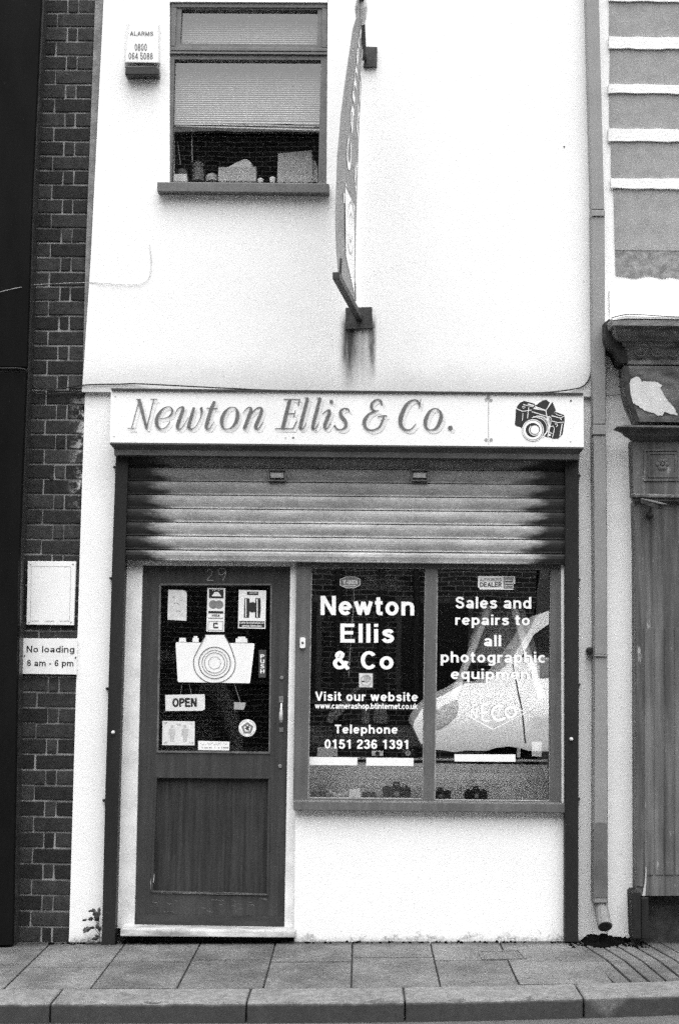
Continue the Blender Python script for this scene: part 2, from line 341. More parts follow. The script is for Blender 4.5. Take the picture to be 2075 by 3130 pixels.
def mat_pine():
    n = NT('knotty_pine')
    g = n.noise(14, 5, 0.6, (0.15, 1, 3.5))
    v = n.m_('MULTIPLY', n.ramp(g, 0.25, 0.75, 0.85, 1.12), 0.46)
    ln = n.m_('FRACT', n.m_('DIVIDE', n.z, 0.0435))
    v = n.mixv(n.ramp(ln, 0.0, 0.07, 0.75, 0.0), v, 0.05)
    vo = n.t.nodes.new('ShaderNodeTexVoronoi'); vo.inputs['Scale'].default_value = 7.5
    mp = n.t.nodes.new('ShaderNodeMapping'); n.lk(n.pos, mp.inputs[0]); mp.inputs['Scale'].default_value = (1, 0.0, 1.4); n.lk(mp.outputs[0], vo.inputs['Vector'])
    v = n.mixv(n.ramp(vo.outputs['Distance'], 0.05, 0.11, 0.85, 0.0), v, 0.03)
    return n.finish(v, 0.6, g, 0.2, 0.001)
def mat_glass(name, refl, tint=0.995):
    n = NT(name)
    tr = n.t.nodes.new('ShaderNodeBsdfTransparent'); tr.inputs[0].default_value = (tint, tint, tint, 1)
    gl = n.t.nodes.new('ShaderNodeBsdfGlossy'); gl.inputs['Roughness'].default_value = 0.004
    lw = n.t.nodes.new('ShaderNodeLayerWeight'); lw.inputs['Blend'].default_value = 0.5
    f = n.m_('ADD', refl, n.m_('MULTIPLY', n.m_('POWER', lw.outputs['Facing'], 5.0), (1.0 - refl) * 0.35), clamp=True)
    f = n.m_('MULTIPLY', f, n.m_('SUBTRACT', 1.0, n.geo.outputs['Backfacing']))
    wv = n.t.nodes.new('ShaderNodeBump'); wv.inputs['Strength'].default_value = 0.02; wv.inputs['Distance'].default_value = 0.02
    n.lk(n.noise(2.2, 2, 0.5), wv.inputs['Height']); n.lk(wv.outputs[0], gl.inputs['Normal'])
    mx = n.t.nodes.new('ShaderNodeMixShader'); n.lk(f, mx.inputs[0]); n.lk(tr.outputs[0], mx.inputs[1]); n.lk(gl.outputs[0], mx.inputs[2]); n.lk(mx.outputs[0], n.out.inputs[0])
    return n.m
SLATPX = (1397.5, 1717.0)
zt_, zb_ = W(390, 1427, -0.02).z, W(387, 1678.8, -0.02).z
SLAT = (zt_ - zb_) / 6.0; SLAT0 = zb_
WALL = mat_wall(); BRICK = mat_brick()
MORTAR = M('lime_mortar', 0.21, 0.6, 9, 0.95, 90, 0.5, 0.004, specks=0.6)
CEMENT = M('cement_fillet', 0.19, 0.3, 20, 0.95, 60, 0.6, 0.006)
BLACK = M('black_painted_cladding', 0.006, 0.3, 6, 0.6, 40, 0.15, 0.002, (1, 1, 0.3), spec=0.05, bright=0.03)
WHITE = M('white_paint', 0.78, 0.05, 12, 0.5, 120, 0.1, 0.001, fine=0.04)
DIRTYW = M('aged_white_paint', 0.70, 0.12, 10, 0.6, 90, 0.2, 0.002, specks=0.35)
BOARDW = M('white_sign_board', 0.86, 0.04, 5, 0.4, 60, 0.05, 0.001, fine=0.05)
SHADOWP = M('pale_grey_sign_paint', 0.70, 0.08, 10, 0.6, fine=0.08)
LETTER = M('grey_letter_paint', 0.135, 0.15, 30, 0.6, fine=0.2)
INK = M('black_ink', 0.02, 0.2, 20, 0.6)
GREYINK = M('grey_ink', 0.22, 0.2, 20, 0.6)
DARKPAINT = M('dark_rail_paint', 0.020, 0.3, 5, 0.5, spec=0.2, bs=60, bstr=0.15, bd=0.001, stretch=(1, 1, 0.2), bright=0.04)
HOOD = M('weathered_hood_steel', 0.062, 0.35, 18, 0.6, 80, 0.3, 0.002, (0.3, 1, 1), bright=0.05)
DOORW = mat_wood('dark_stained_door_timber', 0.045, 40, 0.25)
DOORP = mat_wood('dark_door_panel_timber', 0.034, 55, 0.4)
DOORWORN = M('worn_weatherboard_paint', 0.016, 0.5, 16, 0.6, 60, 0.3, 0.002, (0.25, 1, 1), bright=0.7)
STEPM = M('worn_step_timber', 0.33, 0.6, 14, 0.7, 60, 0.4, 0.003, (0.3, 1, 1), specks=0.7)
FRAME = mat_wood('grey_brown_window_paint', 0.105, 34, 0.16)
UFRAME = M('grey_upper_window_paint', 0.125, 0.14, 14, 0.6, fine=0.18)
BEAD = M('pale_worn_bead', 0.40, 0.35, 30, 0.6, specks=0.5)
PIPE = M('grey_downpipe_plastic', 0.225, 0.1, 4, 0.5, 60, 0.1, 0.001)
STEEL = M('dark_bracket_steel', 0.032, 0.4, 30, 0.55, 90, 0.3, 0.002)
PLATE = M('rusty_bracket_plate', 0.038, 0.4, 40, 0.7, 90, 0.4, 0.002)
CABLE = M('black_cable', 0.012, 0.1)
PALECABLE = M('painted_cable', 0.55, 0.1)
GLASS = mat_glass('shop_glass', 0.33); DGLASS = mat_glass('door_glass', 0.12); UGLASS = mat_glass('upper_glass', 0.19)
DARKROOM = M('dark_interior', 0.02, 0.3, 3, 0.9)
ROOM = M('shop_back_wall', 0.012, 0.3, 3, 0.9)
PINE = mat_pine()
SHELFW = M('shelf_board', 0.30, 0.15, 8, 0.6)
CAMB = M('black_camera_body', 0.008, 0.3, 40, 0.45, 300, 0.3, 0.001)
CHROME = M('camera_chrome', 0.55, 0.1, 20, 0.3)
PAPER = M('white_paper', 0.80, 0.04, 12, 0.7, fine=0.04)
GREYP = M('grey_paper', 0.45, 0.1, 18, 0.7)
MIDG = M('mid_grey_plastic', 0.2, 0.15, 14, 0.6)
CARD = M('carton_cardboard', 0.42, 0.08, 14, 0.8)
OAK = M('pale_tripod_wood', 0.80, 0.15, 20, 0.5, stretch=(1, 1, 0.2))
PILW = mat_wood('weathered_shopfront_timber', 0.105, 24, 0.5, worn=0.75)
CORN = M('weathered_cornice_paint', 0.14, 0.7, 13, 0.8, 50, 0.8, 0.008, (0.45, 1, 1), specks=0.6, bright=0.75)
PEEL = M('bare_white_primer', 0.80, 0.06, 20, 0.7, 60, 0.3, 0.002)
BLOCK = M('grey_painted_blockwork', 0.27, 0.12, 12, 0.85, 140, 0.5, 0.003, fine=0.22)
BAND = M('white_painted_band', 0.76, 0.08, 10, 0.85, 60, 0.6, 0.006, specks=0.25)
def mat_pave():
    n = NT('paving_slab')
    v = n.m_('MULTIPLY', n.ramp(n.geo.outputs['Random Per Island'], 0, 1, 0.86, 1.14), 0.092)
    v = n.m_('MULTIPLY', v, n.ramp(n.noise(3.2, 6, 0.65), 0.3, 0.7, 0.62, 1.35))
    v = n.m_('MULTIPLY', v, n.ramp(n.noise(40, 5, 0.75, None, 9), 0.3, 0.7, 0.75, 1.25))
    v = n.m_('MULTIPLY', v, n.ramp(n.noise(190, 3, 0.75, None, 1), 0.3, 0.7, 0.6, 1.4))
    v = n.mixv(n.ramp(n.noise(17, 3, 0.5, None, 2), 0.70, 0.74, 0, 0.45), v, 0.03)
    v = n.mixv(n.ramp(n.noise(24, 2, 0.5, None, 6), 0.755, 0.78, 0, 0.7), v, 0.33)
    f = n.ramp(n.m_('ADD', n.y, n.m_('MULTIPLY', n.noise(7, 5, 0.7, None, 3), 0.10)), -0.06, 0.05, 0, 0.75)      # darker, with an uneven edge, where the slabs meet the wall
    v = n.mixv(f, v, 0.02)
    return n.finish(v, 0.85, n.noise(150, 5, 0.7), 0.7, 0.003, spec=0.25)
PAVE = mat_pave()
JOINT = M('paving_joint', 0.02, 0.3, 20, 0.95)
def mat_kerb():
    n = NT('granite_kerb')
    v = n.m_('MULTIPLY', n.ramp(n.noise(5, 5, 0.6), 0.25, 0.75, 0.82, 1.18), 0.128)
    v = n.m_('MULTIPLY', v, n.ramp(n.noise(240, 3, 0.7, None, 1), 0.3, 0.7, 0.65, 1.35))
    v = n.m_('MULTIPLY', v, n.ramp(n.noise(30, 5, 0.75, None, 9), 0.3, 0.7, 0.72, 1.28))
    dz = n.m_('SUBTRACT', n.z, n.m_('ADD', n.m_('MULTIPLY', n.x, GS), GA))
    dz = n.m_('ADD', dz, n.m_('MULTIPLY', n.m_('SUBTRACT', n.noise(13, 5, 0.7, None, 4), 0.5), 0.03))
    f = n.ramp(dz, -0.016, 0.001, 0.80, 0.0)                        # tyre soot below the arris, worn off in one place
    xc = G(1860, 3060).x
    f = n.m_('MULTIPLY', f, n.ramp(n.m_('ADD', n.m_('ABSOLUTE', n.m_('SUBTRACT', n.x, xc)), n.m_('MULTIPLY', dz, -1.2)), 0.06, 0.13, 0.1, 1))
    v = n.mixv(f, v, 0.030)
    return n.finish(v, 0.85, n.noise(170, 4, 0.6), 0.5, 0.002, spec=0.2)
KERBM = mat_kerb()
ROADM = M('road_asphalt', 0.06, 0.25, 4, 0.9, 120, 0.8, 0.004, fine=0.3)
SOIL = M('black_wet_soil', 0.004, 0.5, 30, 1.0, 90, 0.8, 0.006, spec=0.02)
LEAF = M('weed_leaf', 0.05, 0.3, 20, 0.6)
IRON = M('cast_iron', 0.09, 0.3, 30, 0.6)
CARP = M('white_car_paint', 0.93, 0.02, 3, 0.18, spec=0.6, bstr=0.0, fine=0.0)
TYRE = M('tyre_rubber', 0.015, 0.2)
OPPB = None

# ------------------------------------------------------------------ ground
x0, x1 = -14.0, 14.0
mb = MB(); mb.add([(-60, -60, -0.1 + GS * -60 * 0), (60, -60, -0.1), (60, -1.0, -0.1 ), (-60, -1.0, -0.1)], [[0, 1, 2, 3]])
def kb(x):      # back edge of the kerb
    return -0.985 + 0.02 * max(0.0, x + 0.2) + 0.032 * max(0.0, x + 0.2) ** 2 if x < 2.5 else -0.985 + 0.054 + 0.233
def kw(x): return kb(x) - 0.265
ROADDZ = -0.085
mb = MB()
def gp(x, y, dz): return (x, y, gz(max(-6, min(6, x))) + dz)
xs = [-40, -6, -3, -2, -1, 0, 1, 2, 3, 6, 40]
mb.add([gp(x, y, ROADDZ) for x in xs for y in (-40, -0.9)], [[2 * i, 2 * i + 2, 2 * i + 3, 2 * i + 1] for i in range(len(xs) - 1)])
setting('road', mb, ROADM)
mb = MB()
mb.add([gp(x, y, -0.012) for x in xs for y in (kb(min(x, 3)) - 0.2, 6)], [[2 * i, 2 * i + 2, 2 * i + 3, 2 * i + 1] for i in range(len(xs) - 1)])
# slabs, each a tile of the one pavement surface
def slab(x00, x01, y0, y1, xa=None, xb=None, g=0.004):
    xa = x00 if xa is None else xa; xb = x01 if xb is None else xb
    h = 0.0075; f = [gp(x00 + g, y0 + h, 0), gp(x01 - g, y0 + h, 0), gp(xb - g, y1 - h, 0), gp(xa + g, y1 - h, 0)]
    j = random.uniform(-0.0012, 0.0012)
    f = [(a, b, c + j) for a, b, c in f]; b = [(a, b_, c - 0.03) for a, b_, c in f]
    pv.solid(f, b)
pv = MB()
edges = [-4.4 + 0.4 * i for i in range(7)] + [-1.60, -1.205, -0.812, -0.42, -0.02, 0.385, 0.745]
mids = {-1.60: -0.55, -1.205: -0.43, -0.812: -0.40, -0.42: -0.45, -0.02: -0.36, 0.385: -0.42}
for a, b in zip(edges[:-1], edges[1:]):
    md = mids.get(a, -0.5); yk = min(kb(a), kb(b)) + 0.004
    slab(a, b, md, 0.3); slab(a, b, yk, md)
# right of the last long joint: two long slabs, then the grooved drain strips
gq = lambda p: G(*KBR(p))
a1, a2 = gq((830, 930)), gq((890, 1037)); b1, b2 = gq((1205, 942)), gq((1275, 1027)); c1 = gq((1150, 868))
slab(0.745, b1.x, a1.y + 0.0, 0.3, 0.745, c1.x - 0.05)
slab(0.745, b2.x, kb(0.9) + 0.004, a1.y, 0.745, b1.x)
NS = 6; wS = 0.083
for i in range(NS):
    xa = b2.x + i * wS
    slab(xa, xa + wS, kb(xa) + 0.004, a1.y, xa - 0.03, xa + wS - 0.03, 0.0065)
    slab(xa - 0.03, xa + wS - 0.03, a1.y, 0.3, xa - 0.16, xa + wS - 0.16, 0.0065)
xr = b2.x + NS * wS
slab(xr, xr + 0.9, kb(xr) + 0.02, a1.y, xr - 0.03, xr + 0.9); slab(xr - 0.03, xr + 0.9, a1.y, 0.3, xr - 0.16, xr + 0.9)
slab(xr + 0.9, 6.0, kb(2.5) + 0.03, 0.3)
setting('pavement', pv, PAVE, bevel=0.002, seg=1)
setting('pavement_bedding', mb, JOINT)
mb = MB()
kj = [-6.0, -5.1, -4.2, -3.3, -2.35, -1.33, -0.475, 0.215, 1.00, 1.9, 2.8, 3.7, 5.5]
for a, b in zip(kj[:-1], kj[1:]):
    n = 26
    L = [a + 0.003 + (b - a - 0.006) * i / n for i in range(n + 1)]
    rj = random.Random(int(a * 100)); fr = [gp(x, kw(x) + rj.uniform(-0.003, 0.003), 0.004 - abs(rj.gauss(0, 0.0016))) for x in L] + [gp(x, kb(x), 0.002) for x in reversed(L)]
    bk = [(p[0], p[1], p[2] - 0.16) for p in fr]
    mb.solid(fr, bk)
setting('kerb', mb, KERBM, bevel=0.014, seg=3)
# stopcock cover
t = thing('stopcock_cover', G(*KBR((780, 900))), 'small rectangular iron cover set in the pavement slabs', 'cover')
q = [G(*KBR(p), 0.004) for p in ((672, 885), (860, 880), (890, 918), (688, 922))]
c0 = sum(q, Vector()) / 4
mb = MB()
for i in range(4):
    a, b = q[i], q[(i + 1) % 4]; ai, bi = a.lerp(c0, 0.12), b.lerp(c0, 0.12)
    f = [a, b, bi, ai]; mb.solid(f, [p - Vector((0, 0, 0.02)) for p in f])
build('cover_frame', mb, IRON, t)
mb = MB(); f = [p.lerp(c0, 0.17) - Vector((0, 0, 0.002)) for p in q]; mb.solid(f, [p - Vector((0, 0, 0.02)) for p in f])
for i in range(5):
    for j in range(9):
        u, v = (j + 0.5) / 9, (i + 0.5) / 5
        p = (f[3] * (1 - u) + f[2] * u) * (1 - v) + (f[0] * (1 - u) + f[1] * u) * v
        mb.lathe(p, [(0, 0.004), (0.002, 0.003)], 'z', 6)
build('cover_lid', mb, IRON, t)

# ------------------------------------------------------------------ the shop building
shop = thing('shop_building', (0, 0.05, 0.06), 'narrow white rendered shop building with dark glazed door and display window', 'building')
def wpoly(mb, pts, y0, y1): mb.px(ID, pts, y0, y1)
mb = MB(); Y0 = 0.0; YB = 0.22
wx = {'l': 520, 'r': 1003, 't': 4, 'b': 566}
wpoly(mb, [(345, -150), (519, -150), (519, 566), (503, 566), (251, 1197), (255, 1150), (278, 796), (318, 0)], Y0, YB)
wpoly(mb, [(519, -150), (1003, -150), (1003, 7), (519, 5)], Y0, YB)
wpoly(mb, [(1003, -150), (1815, -150), (1842, 800), (1848, 1130), (1849, 1212), (1100, 1206), (998, 566)], Y0, YB)
wpoly(mb, [(503, 566), (998, 566), (1100, 1206), (251, 1197)], Y0, YB)
build('upper_wall', mb, WALL, shop)
YL = 0.03
mb = MB()
wpoly(mb, [(261, 1198), (385, 1199), (352, 2895), (206, 2895), (212, 2870), (245, 1695)], YL, YB)
build('side_pier', mb, WALL, shop)
mb = MB()
wpoly(mb, [(1722, 1205), (1849, 1206), (1853, 1700), (1856, 2900), (1722, 2900)], YL, YB)
build('side_pier', mb, WALL, shop)
mb = MB(); wpoly(mb, [(372, 1199), (1735, 1206), (1735, 1708), (372, 1708)], 0.075, YB)
build('lintel', mb, DARKROOM, shop)
mb = MB(); wpoly(mb, [(903, 2470), (1733, 2470), (1733, 2900), (899, 2900)], 0.012, YB)
build('stall_riser', mb, WALL, shop)
mb = MB(); wpoly(mb, [(1714, 1712), (1728, 1712), (1728, 2476), (1716, 2476)], 0.0, YB)
build('window_reveal', mb, WHITE, shop)
# white door frame
mb = MB()
wpoly(mb, [(388, 1706), (437, 1706), (411, 2838), (352, 2838)], 0.035, YB)
wpoly(mb, [(888, 1714), (907, 1714), (901, 2852), (869, 2852)], 0.035, YB)
wpoly(mb, [(437, 1706), (888, 1708), (888, 1731), (436, 1728)], 0.035, YB)
build('door_frame', mb, DIRTYW, shop, bevel=0.002)
# the door
YD = 0.055
do = [(436, 1728), (888, 1732), (869, 2838), (410, 2832)]
gl_ = [(492, 1787), (827.5, 1787), (822.5, 2300), (483.5, 2296)]
pn = [(476.4, 2374), (824.3, 2377), (819, 2734), (464.5, 2725)]
mb = MB()
wpoly(mb, [do[0], gl_[0], gl_[3], pn[0], pn[3], do[3]], YD, 0.10)
wpoly(mb, [gl_[1], do[1], do[2], pn[2], pn[1], gl_[2]], YD, 0.10)
wpoly(mb, [do[0], do[1], gl_[1], gl_[0]], YD, 0.10)
wpoly(mb, [gl_[3], gl_[2], pn[1], pn[0]], YD, 0.10)
wpoly(mb, [pn[3], pn[2], do[2], do[3]], YD, 0.10)
door = build('door', mb, DOORW, shop)
mb = MB(); wpoly(mb, [(474, 2371), (826, 2374), (821, 2737), (462, 2728)], 0.078, 0.095); build('lower_panel', mb, DOORP, door)
mb = MB()
for a, b, c, d in (((474, 2372), (827, 2375), (822, 2380), (480, 2377)), ((461, 2728), (822, 2738), (819, 2731), (466, 2722))):
    wpoly(mb, [a, b, c, d], 0.050, 0.056)
for a, b, c, d in (((474, 2372), (480, 2377), (468, 2722), (461, 2728)), ((820, 2378), (827, 2375), (822, 2738), (815, 2732))):
    wpoly(mb, [a, b, c, d], 0.0515, 0.056)
build('panel_moulding', mb, DOORW, door)
mb = MB()
for a, b, c, d in (((489, 1783), (831, 1784), (827, 1789), (493, 1789)), ((480, 2300), (826, 2304), (822, 2298), (484, 2294))):
    wpoly(mb, [a, b, c, d], 0.050, 0.056)
for a, b, c, d in (((487, 1784), (493, 1789), (485, 2296), (479, 2300)), ((827, 1788), (832, 1784), (826, 2304), (821, 2299))):
    wpoly(mb, [a, b, c, d], 0.0515, 0.056)
build('glazing_bead', mb, M('door_bead_paint', 0.10, 0.4, 30, 0.6, bright=0.4), door)
mb = MB(); wpoly(mb, [(488, 1783), (831, 1783), (826, 2304), (480, 2300)], 0.070, 0.075); build('door_glass', mb, DGLASS, door)
mb = MB()
a, b = W(411, 2797, YD - 0.03), W(870, 2804, YD - 0.03); c_, d_ = W(410, 2831, YD - 0.05), W(869, 2837, YD - 0.05)
mb.solid([Vector((a.x, YD - 0.004, a.z)), Vector((b.x, YD - 0.004, b.z)), Vector((d_.x, YD - 0.016, d_.z)), Vector((c_.x, YD - 0.016, c_.z))],
         [Vector((a.x, YD + 0.0, a.z)), Vector((b.x, YD + 0.0, b.z)), Vector((d_.x, YD + 0.0, d_.z)), Vector((c_.x, YD + 0.0, c_.z))])
build('weatherboard', mb, DOORWORN, door)
mb = MB(); stroke(mb, KD, [(738, 195), (748, 175), (772, 178), (780, 200), (765, 235), (735, 270), (790, 272)], 0.0535, 7)
stroke(mb, KD, [(893, 200), (870, 222), (843, 215), (837, 190), (855, 168), (888, 172), (900, 195), (895, 235), (872, 272)], 0.0535, 7)
build('house_number', mb, M('worn_number_paint', 0.26, 0.3, 40), door)
mb = MB()
h = W(*KD((1393, 1450)), YD - 0.03); s_ = 0.00060
mb.tube([(h.x, YD, h.z + 0.05), (h.x, YD - 0.03, h.z + 0.047), (h.x, YD - 0.04, h.z + 0.025), (h.x - 0.001, YD - 0.042, h.z), (h.x - 0.001, YD - 0.04, h.z - 0.03), (h.x, YD - 0.028, h.z - 0.048), (h.x, YD, h.z - 0.052)],
        [0.004, 0.005, 0.006, 0.0095, 0.009, 0.0055, 0.004], 10)
build('pull_handle', mb, CHROME, door, smooth=True)
mb = MB(); q = Q(KD, [(1374, 1302), (1414, 1302), (1412, 1356), (1374, 1356)], YD); mb.prism(q, YD - 0.004, YD); HPL = M('worn_handle_plate', 0.16, 0.3, 60, 0.5); build('handle_plate', mb, HPL, door)
mb = MB(); q = Q(KD, [(1376, 1578), (1412, 1578), (1410, 1620), (1376, 1620)], YD); mb.prism(q, YD - 0.004, YD)
build('handle_plate', mb, HPL, door)
for c in ((1398, 1138), (1384, 1922)):
    p = W(*KD(c), YD); mb = MB(); mb.lathe((p.x, YD - 0.006, p.z), [(0, 0.008), (0.0015, 0.0105), (0.007, 0.011)], 'y', 18)
    build('lock_cylinder', mb, M('worn_lock_metal', 0.16, 0.3, 80, 0.5), door, smooth=False)
mb = MB(); stroke(mb, KBL, [(706, 548, 3), (700, 590, 9), (698, 618, 7), (697, 640, 3)], YD - 0.0005); stroke(mb, KBL, [(712, 560, 2), (708, 600, 4)], YD - 0.0005)
build('chipped_paint', mb, GREYP, door)
rw = random.Random(9); mb = MB()
for i in range(26):
    x, y = rw.uniform(640, 1270), rw.uniform(668, 735); L_ = rw.uniform(6, 34); stroke(mb, KBL, [(x, y, 0.6), (x + L_ * .5, y + L_ * rw.uniform(-.05, .25), rw.uniform(0.8, 1.9)), (x + L_, y + L_ * rw.uniform(0, .4), 0.5)], YD - 0.0006)
for x0_, x1_, y_ in ((715, 1235, 653), (700, 1000, 645), (1000, 1230, 650)): stroke(mb, KBL, [(x0_, y_ - 6, 0.6), ((x0_ + x1_) / 2, y_ - 1, 1.6), (x1_, y_ + 3, 0.6)], YD - 0.0065)
build('scratches', mb, M('scratch_grey', 0.22, 0.5, 60), door)
p = W(1723, 448); mb = MB(); mb.lathe((p.x, -0.006, p.z), [(0, 0.003), (0.006, 0.0045)], 'y', 10); build('wall_screw', mb, INK, shop)
# threshold
mb = MB()
a, b = W(369, 2839, -0.05), W(903, 2848, -0.05); za, zb = W(369, 2862, -0.06).z, W(903, 2866, -0.06).z
mb.solid([(a.x, -0.05, a.z), (b.x, -0.05, b.z), (b.x, -0.06, zb), (a.x, -0.06, za)], [(a.x, 0.10, a.z + .01), (b.x, 0.10, b.z + .01), (b.x, 0.10, zb), (a.x, 0.10, za)])
build('door_step', mb, STEPM, shop, bevel=0.006)
mb = MB(); wpoly(mb, [(352, 2866), (899, 2866), (899, 2905), (350, 2905)], 0.05, YB); build('step_base', mb, M('black_step_gap', 0.03, 0.5, 25, 0.9, bright=0.3), shop)  # dark colour painted in for the black gap under the step

# the display window
YF = 0.012
pl_ = [(951, 1734), (1301, 1735.5), (1293, 2443.5), (940, 2440.5)]
pr_ = [(1335, 1737), (1684, 1738), (1680, 2449.5), (1326.5, 2446.5)]
fo = [(906, 1712), (1716, 1712), (1717, 2456), (896, 2450)]
mb = MB()
wpoly(mb, [fo[0], pl_[0], pl_[3], fo[3]], YF, 0.09)
wpoly(mb, [pl_[1], pr_[0], pr_[3], pl_[2]], YF, 0.09)
wpoly(mb, [pr_[1], fo[1], fo[2], pr_[2]], YF, 0.09)
wpoly(mb, [fo[0], fo[1], pr_[1], pr_[0], pl_[1], pl_[0]], YF, 0.09)
wpoly(mb, [pl_[3], pl_[2], pr_[3], pr_[2], fo[2], fo[3]], YF, 0.09)
win = build('display_window', mb, FRAME, shop)
mb = MB()
a, b = W(897, 2449, -0.035), W(1728, 2457, -0.035); a2, b2_ = W(897, 2477, -0.035), W(1728, 2485, -0.035)
mb.solid([(a.x, -0.033, a.z), (b.x, -0.033, b.z), (b2_.x, -0.035, b2_.z), (a2.x, -0.035, a2.z)], [(a.x, 0.06, a.z + 0.006), (b.x, 0.06, b.z + 0.006), (b2_.x, 0.06, b2_.z), (a2.x, 0.06, a2.z)])
build('window_sill', mb, FRAME, win, bevel=0.004)
TILT = 0.0096
def tilted(mb, k, pts, y, th):
    ps = Q(k, pts, y); zc = 1.3
    mb.solid([(p.x, y + (p.z - zc) * TILT, p.z) for p in ps], [(p.x, y + th + (p.z - zc) * TILT, p.z) for p in ps])
for P_ in (pl_, pr_):
    mb = MB(); ex = [(P_[0][0] - 4, P_[0][1] - 4), (P_[1][0] + 4, P_[1][1] - 4), (P_[2][0] + 4, P_[2][1] + 4), (P_[3][0] - 4, P_[3][1] + 4)]
    tilted(mb, ID, ex, 0.05, 0.006); build('window_pane', mb, GLASS, win)
    mb = MB(); w = 3.2
    for i in range(4):
        a, b = P_[i], P_[(i + 1) % 4]; cx = sum(p[0] for p in P_) / 4; cy = sum(p[1] for p in P_) / 4
        sh = lambda p: (p[0] + (w if p[0] < cx else -w), p[1] + (w if p[1] < cy else -w))
        mb.px(ID, [a, b, sh(b), sh(a)], 0.0355 + 0.0006 * (i % 2), 0.0415)
    build('glazing_bead', mb, BEAD, win)
YT = 0.0395      # lettering stands on the outside of the panes
LET = M('white_vinyl', 0.88, 0.03, 20, 0.4, fine=0.03)
for k_, st_, q_, b_, sp_ in ((KL, 'Newton', rectq(288, 405, 1112, 578, 0.006), 0.014, 1.6), (KL, 'Ellis', rectq(462, 652, 935, 820, 0.006), 0.014, 2.2), (KL, '& Co', rectq(396, 892, 930, 1062, 0.006), 0.014, 1.6),
                       (KL, 'Visit our website', rectq(240, 1250, 1145, 1333, 0.006), 0.013, 1.7), (KL, 'www.camerashop.btinternet.co.uk', rectq(238, 1350, 1142, 1416, 0.006), 0.012, 0.6),
                       (KL, 'Telephone', rectq(413, 1543, 968, 1642, 0.006), 0.013, 1.7), (KL, '0151 236 1391', rectq(323, 1672, 1058, 1755, 0.006), 0.013, 1.2),
                       (KR, 'Sales and', rectq(293, 415, 960, 518, 0.004), 0.012, 1.6), (KR, 'repairs to', rectq(290, 572, 947, 690, 0.004), 0.012, 1.6), (KR, 'all', rectq(543, 752, 694, 852, 0.004), 0.012, 1.6),
                       (KR, 'photographic', rectq(162, 897, 1083, 1022, 0.004), 0.012, 1.6), (KR, 'equipment', rectq(252, 1048, 997, 1167, 0.004), 0.012, 1.6)):
    mb = MB(); text(mb, st_, k_, q_, YT, b_, 0.0, sp_); build('lettering', mb, LET, win)
# upper window
YU = 0.018
uo = [(519, 5), (1003, 7), (998, 566), (503, 566)]
ua = [(556, 28), (971, 30), (969, 136), (551, 132)]
ub = [(534, 181), (981, 183), (972, 560), (525, 556)]
mb = MB()
wpoly(mb, [uo[0], ua[0], ua[3], ub[0], ub[3], uo[3]], YU, 0.10)
wpoly(mb, [ua[1], uo[1], uo[2], ub[2], ub[1], ua[2]], YU, 0.10)
wpoly(mb, [uo[0], uo[1], ua[1], ua[0]], YU, 0.10)
wpoly(mb, [ua[3], ua[2], ub[1], ub[0]], YU, 0.10)
wpoly(mb, [ub[3], ub[2], uo[2], uo[3]], YU, 0.10)
uw = build('upper_window', mb, UFRAME, shop)
mb = MB(); wpoly(mb, [(521, 157), (1001, 160), (1001, 166), (520, 163)], YU - 0.012, YU)
build('drip_bar', mb, UFRAME, uw)
mb = MB(); wpoly(mb, [(524, 10), (1000, 12), (1000, 24), (524, 22)], YU - 0.008, YU)
wpoly(mb, [(523, 142), (1000, 146), (1000, 157), (522, 154)], YU - 0.008, YU); wpoly(mb, [(524, 23), (540, 23), (536, 141), (523, 141)], YU - 0.0075, YU); wpoly(mb, [(984, 25), (1000, 25), (1000, 145), (983, 145)], YU - 0.0075, YU)
build('vent_sash', mb, UFRAME, uw, bevel=0.003)
for P_, n_ in ((ua, 'vent_pane'), (ub, 'main_pane')):
    mb = MB(); mb.px(ID, P_, 0.045, 0.05); build(n_, mb, UGLASS, uw)
mb = MB(); a, b = W(481, 556, -0.06), W(1006, 561, -0.06); a2, b2_ = W(481, 585, -0.06), W(1006, 590, -0.06)
mb.solid([(a.x, -0.06, a.z), (b.x, -0.06, b.z), (b2_.x, -0.06, b2_.z), (a2.x, -0.06, a2.z)], [(a.x, 0.04, a.z + 0.012), (b.x, 0.04, b.z + 0.012), (b2_.x, 0.0, b2_.z), (a2.x, 0.0, a2.z)])
build('window_sill', mb, UFRAME, uw, bevel=0.004)
mb = MB()
zt, zb = W(700, -10, 0.11).z, W(700, 384, 0.11).z; xl, xr = W(527, 300, 0.11).x, W(986, 300, 0.11).x; n = 62
for i in range(n):
    z = zb + (zt - zb) * i / (n - 1); d = -0.012 * (1 - (i / n)) * 0
    mb.add([(xl, 0.105, z - 0.007), (xr, 0.105, z - 0.007 - 0.02 * max(0, 1 - i / 3)), (xr, 0.116, z + 0.009 - 0.02 * max(0, 1 - i / 3)), (xl, 0.116, z + 0.009)], [[0, 1, 2, 3]])
for t_ in (0.18, 0.5, 0.82): mb.box(xl + (xr - xl) * t_ - 0.0012, xl + (xr - xl) * t_ + 0.0012, 0.1025, 0.1035, zb, zt)
build('venetian_blind', mb, M('blind_slat', 0.44, 0.06, 4, 0.5, fine=0.05), uw)

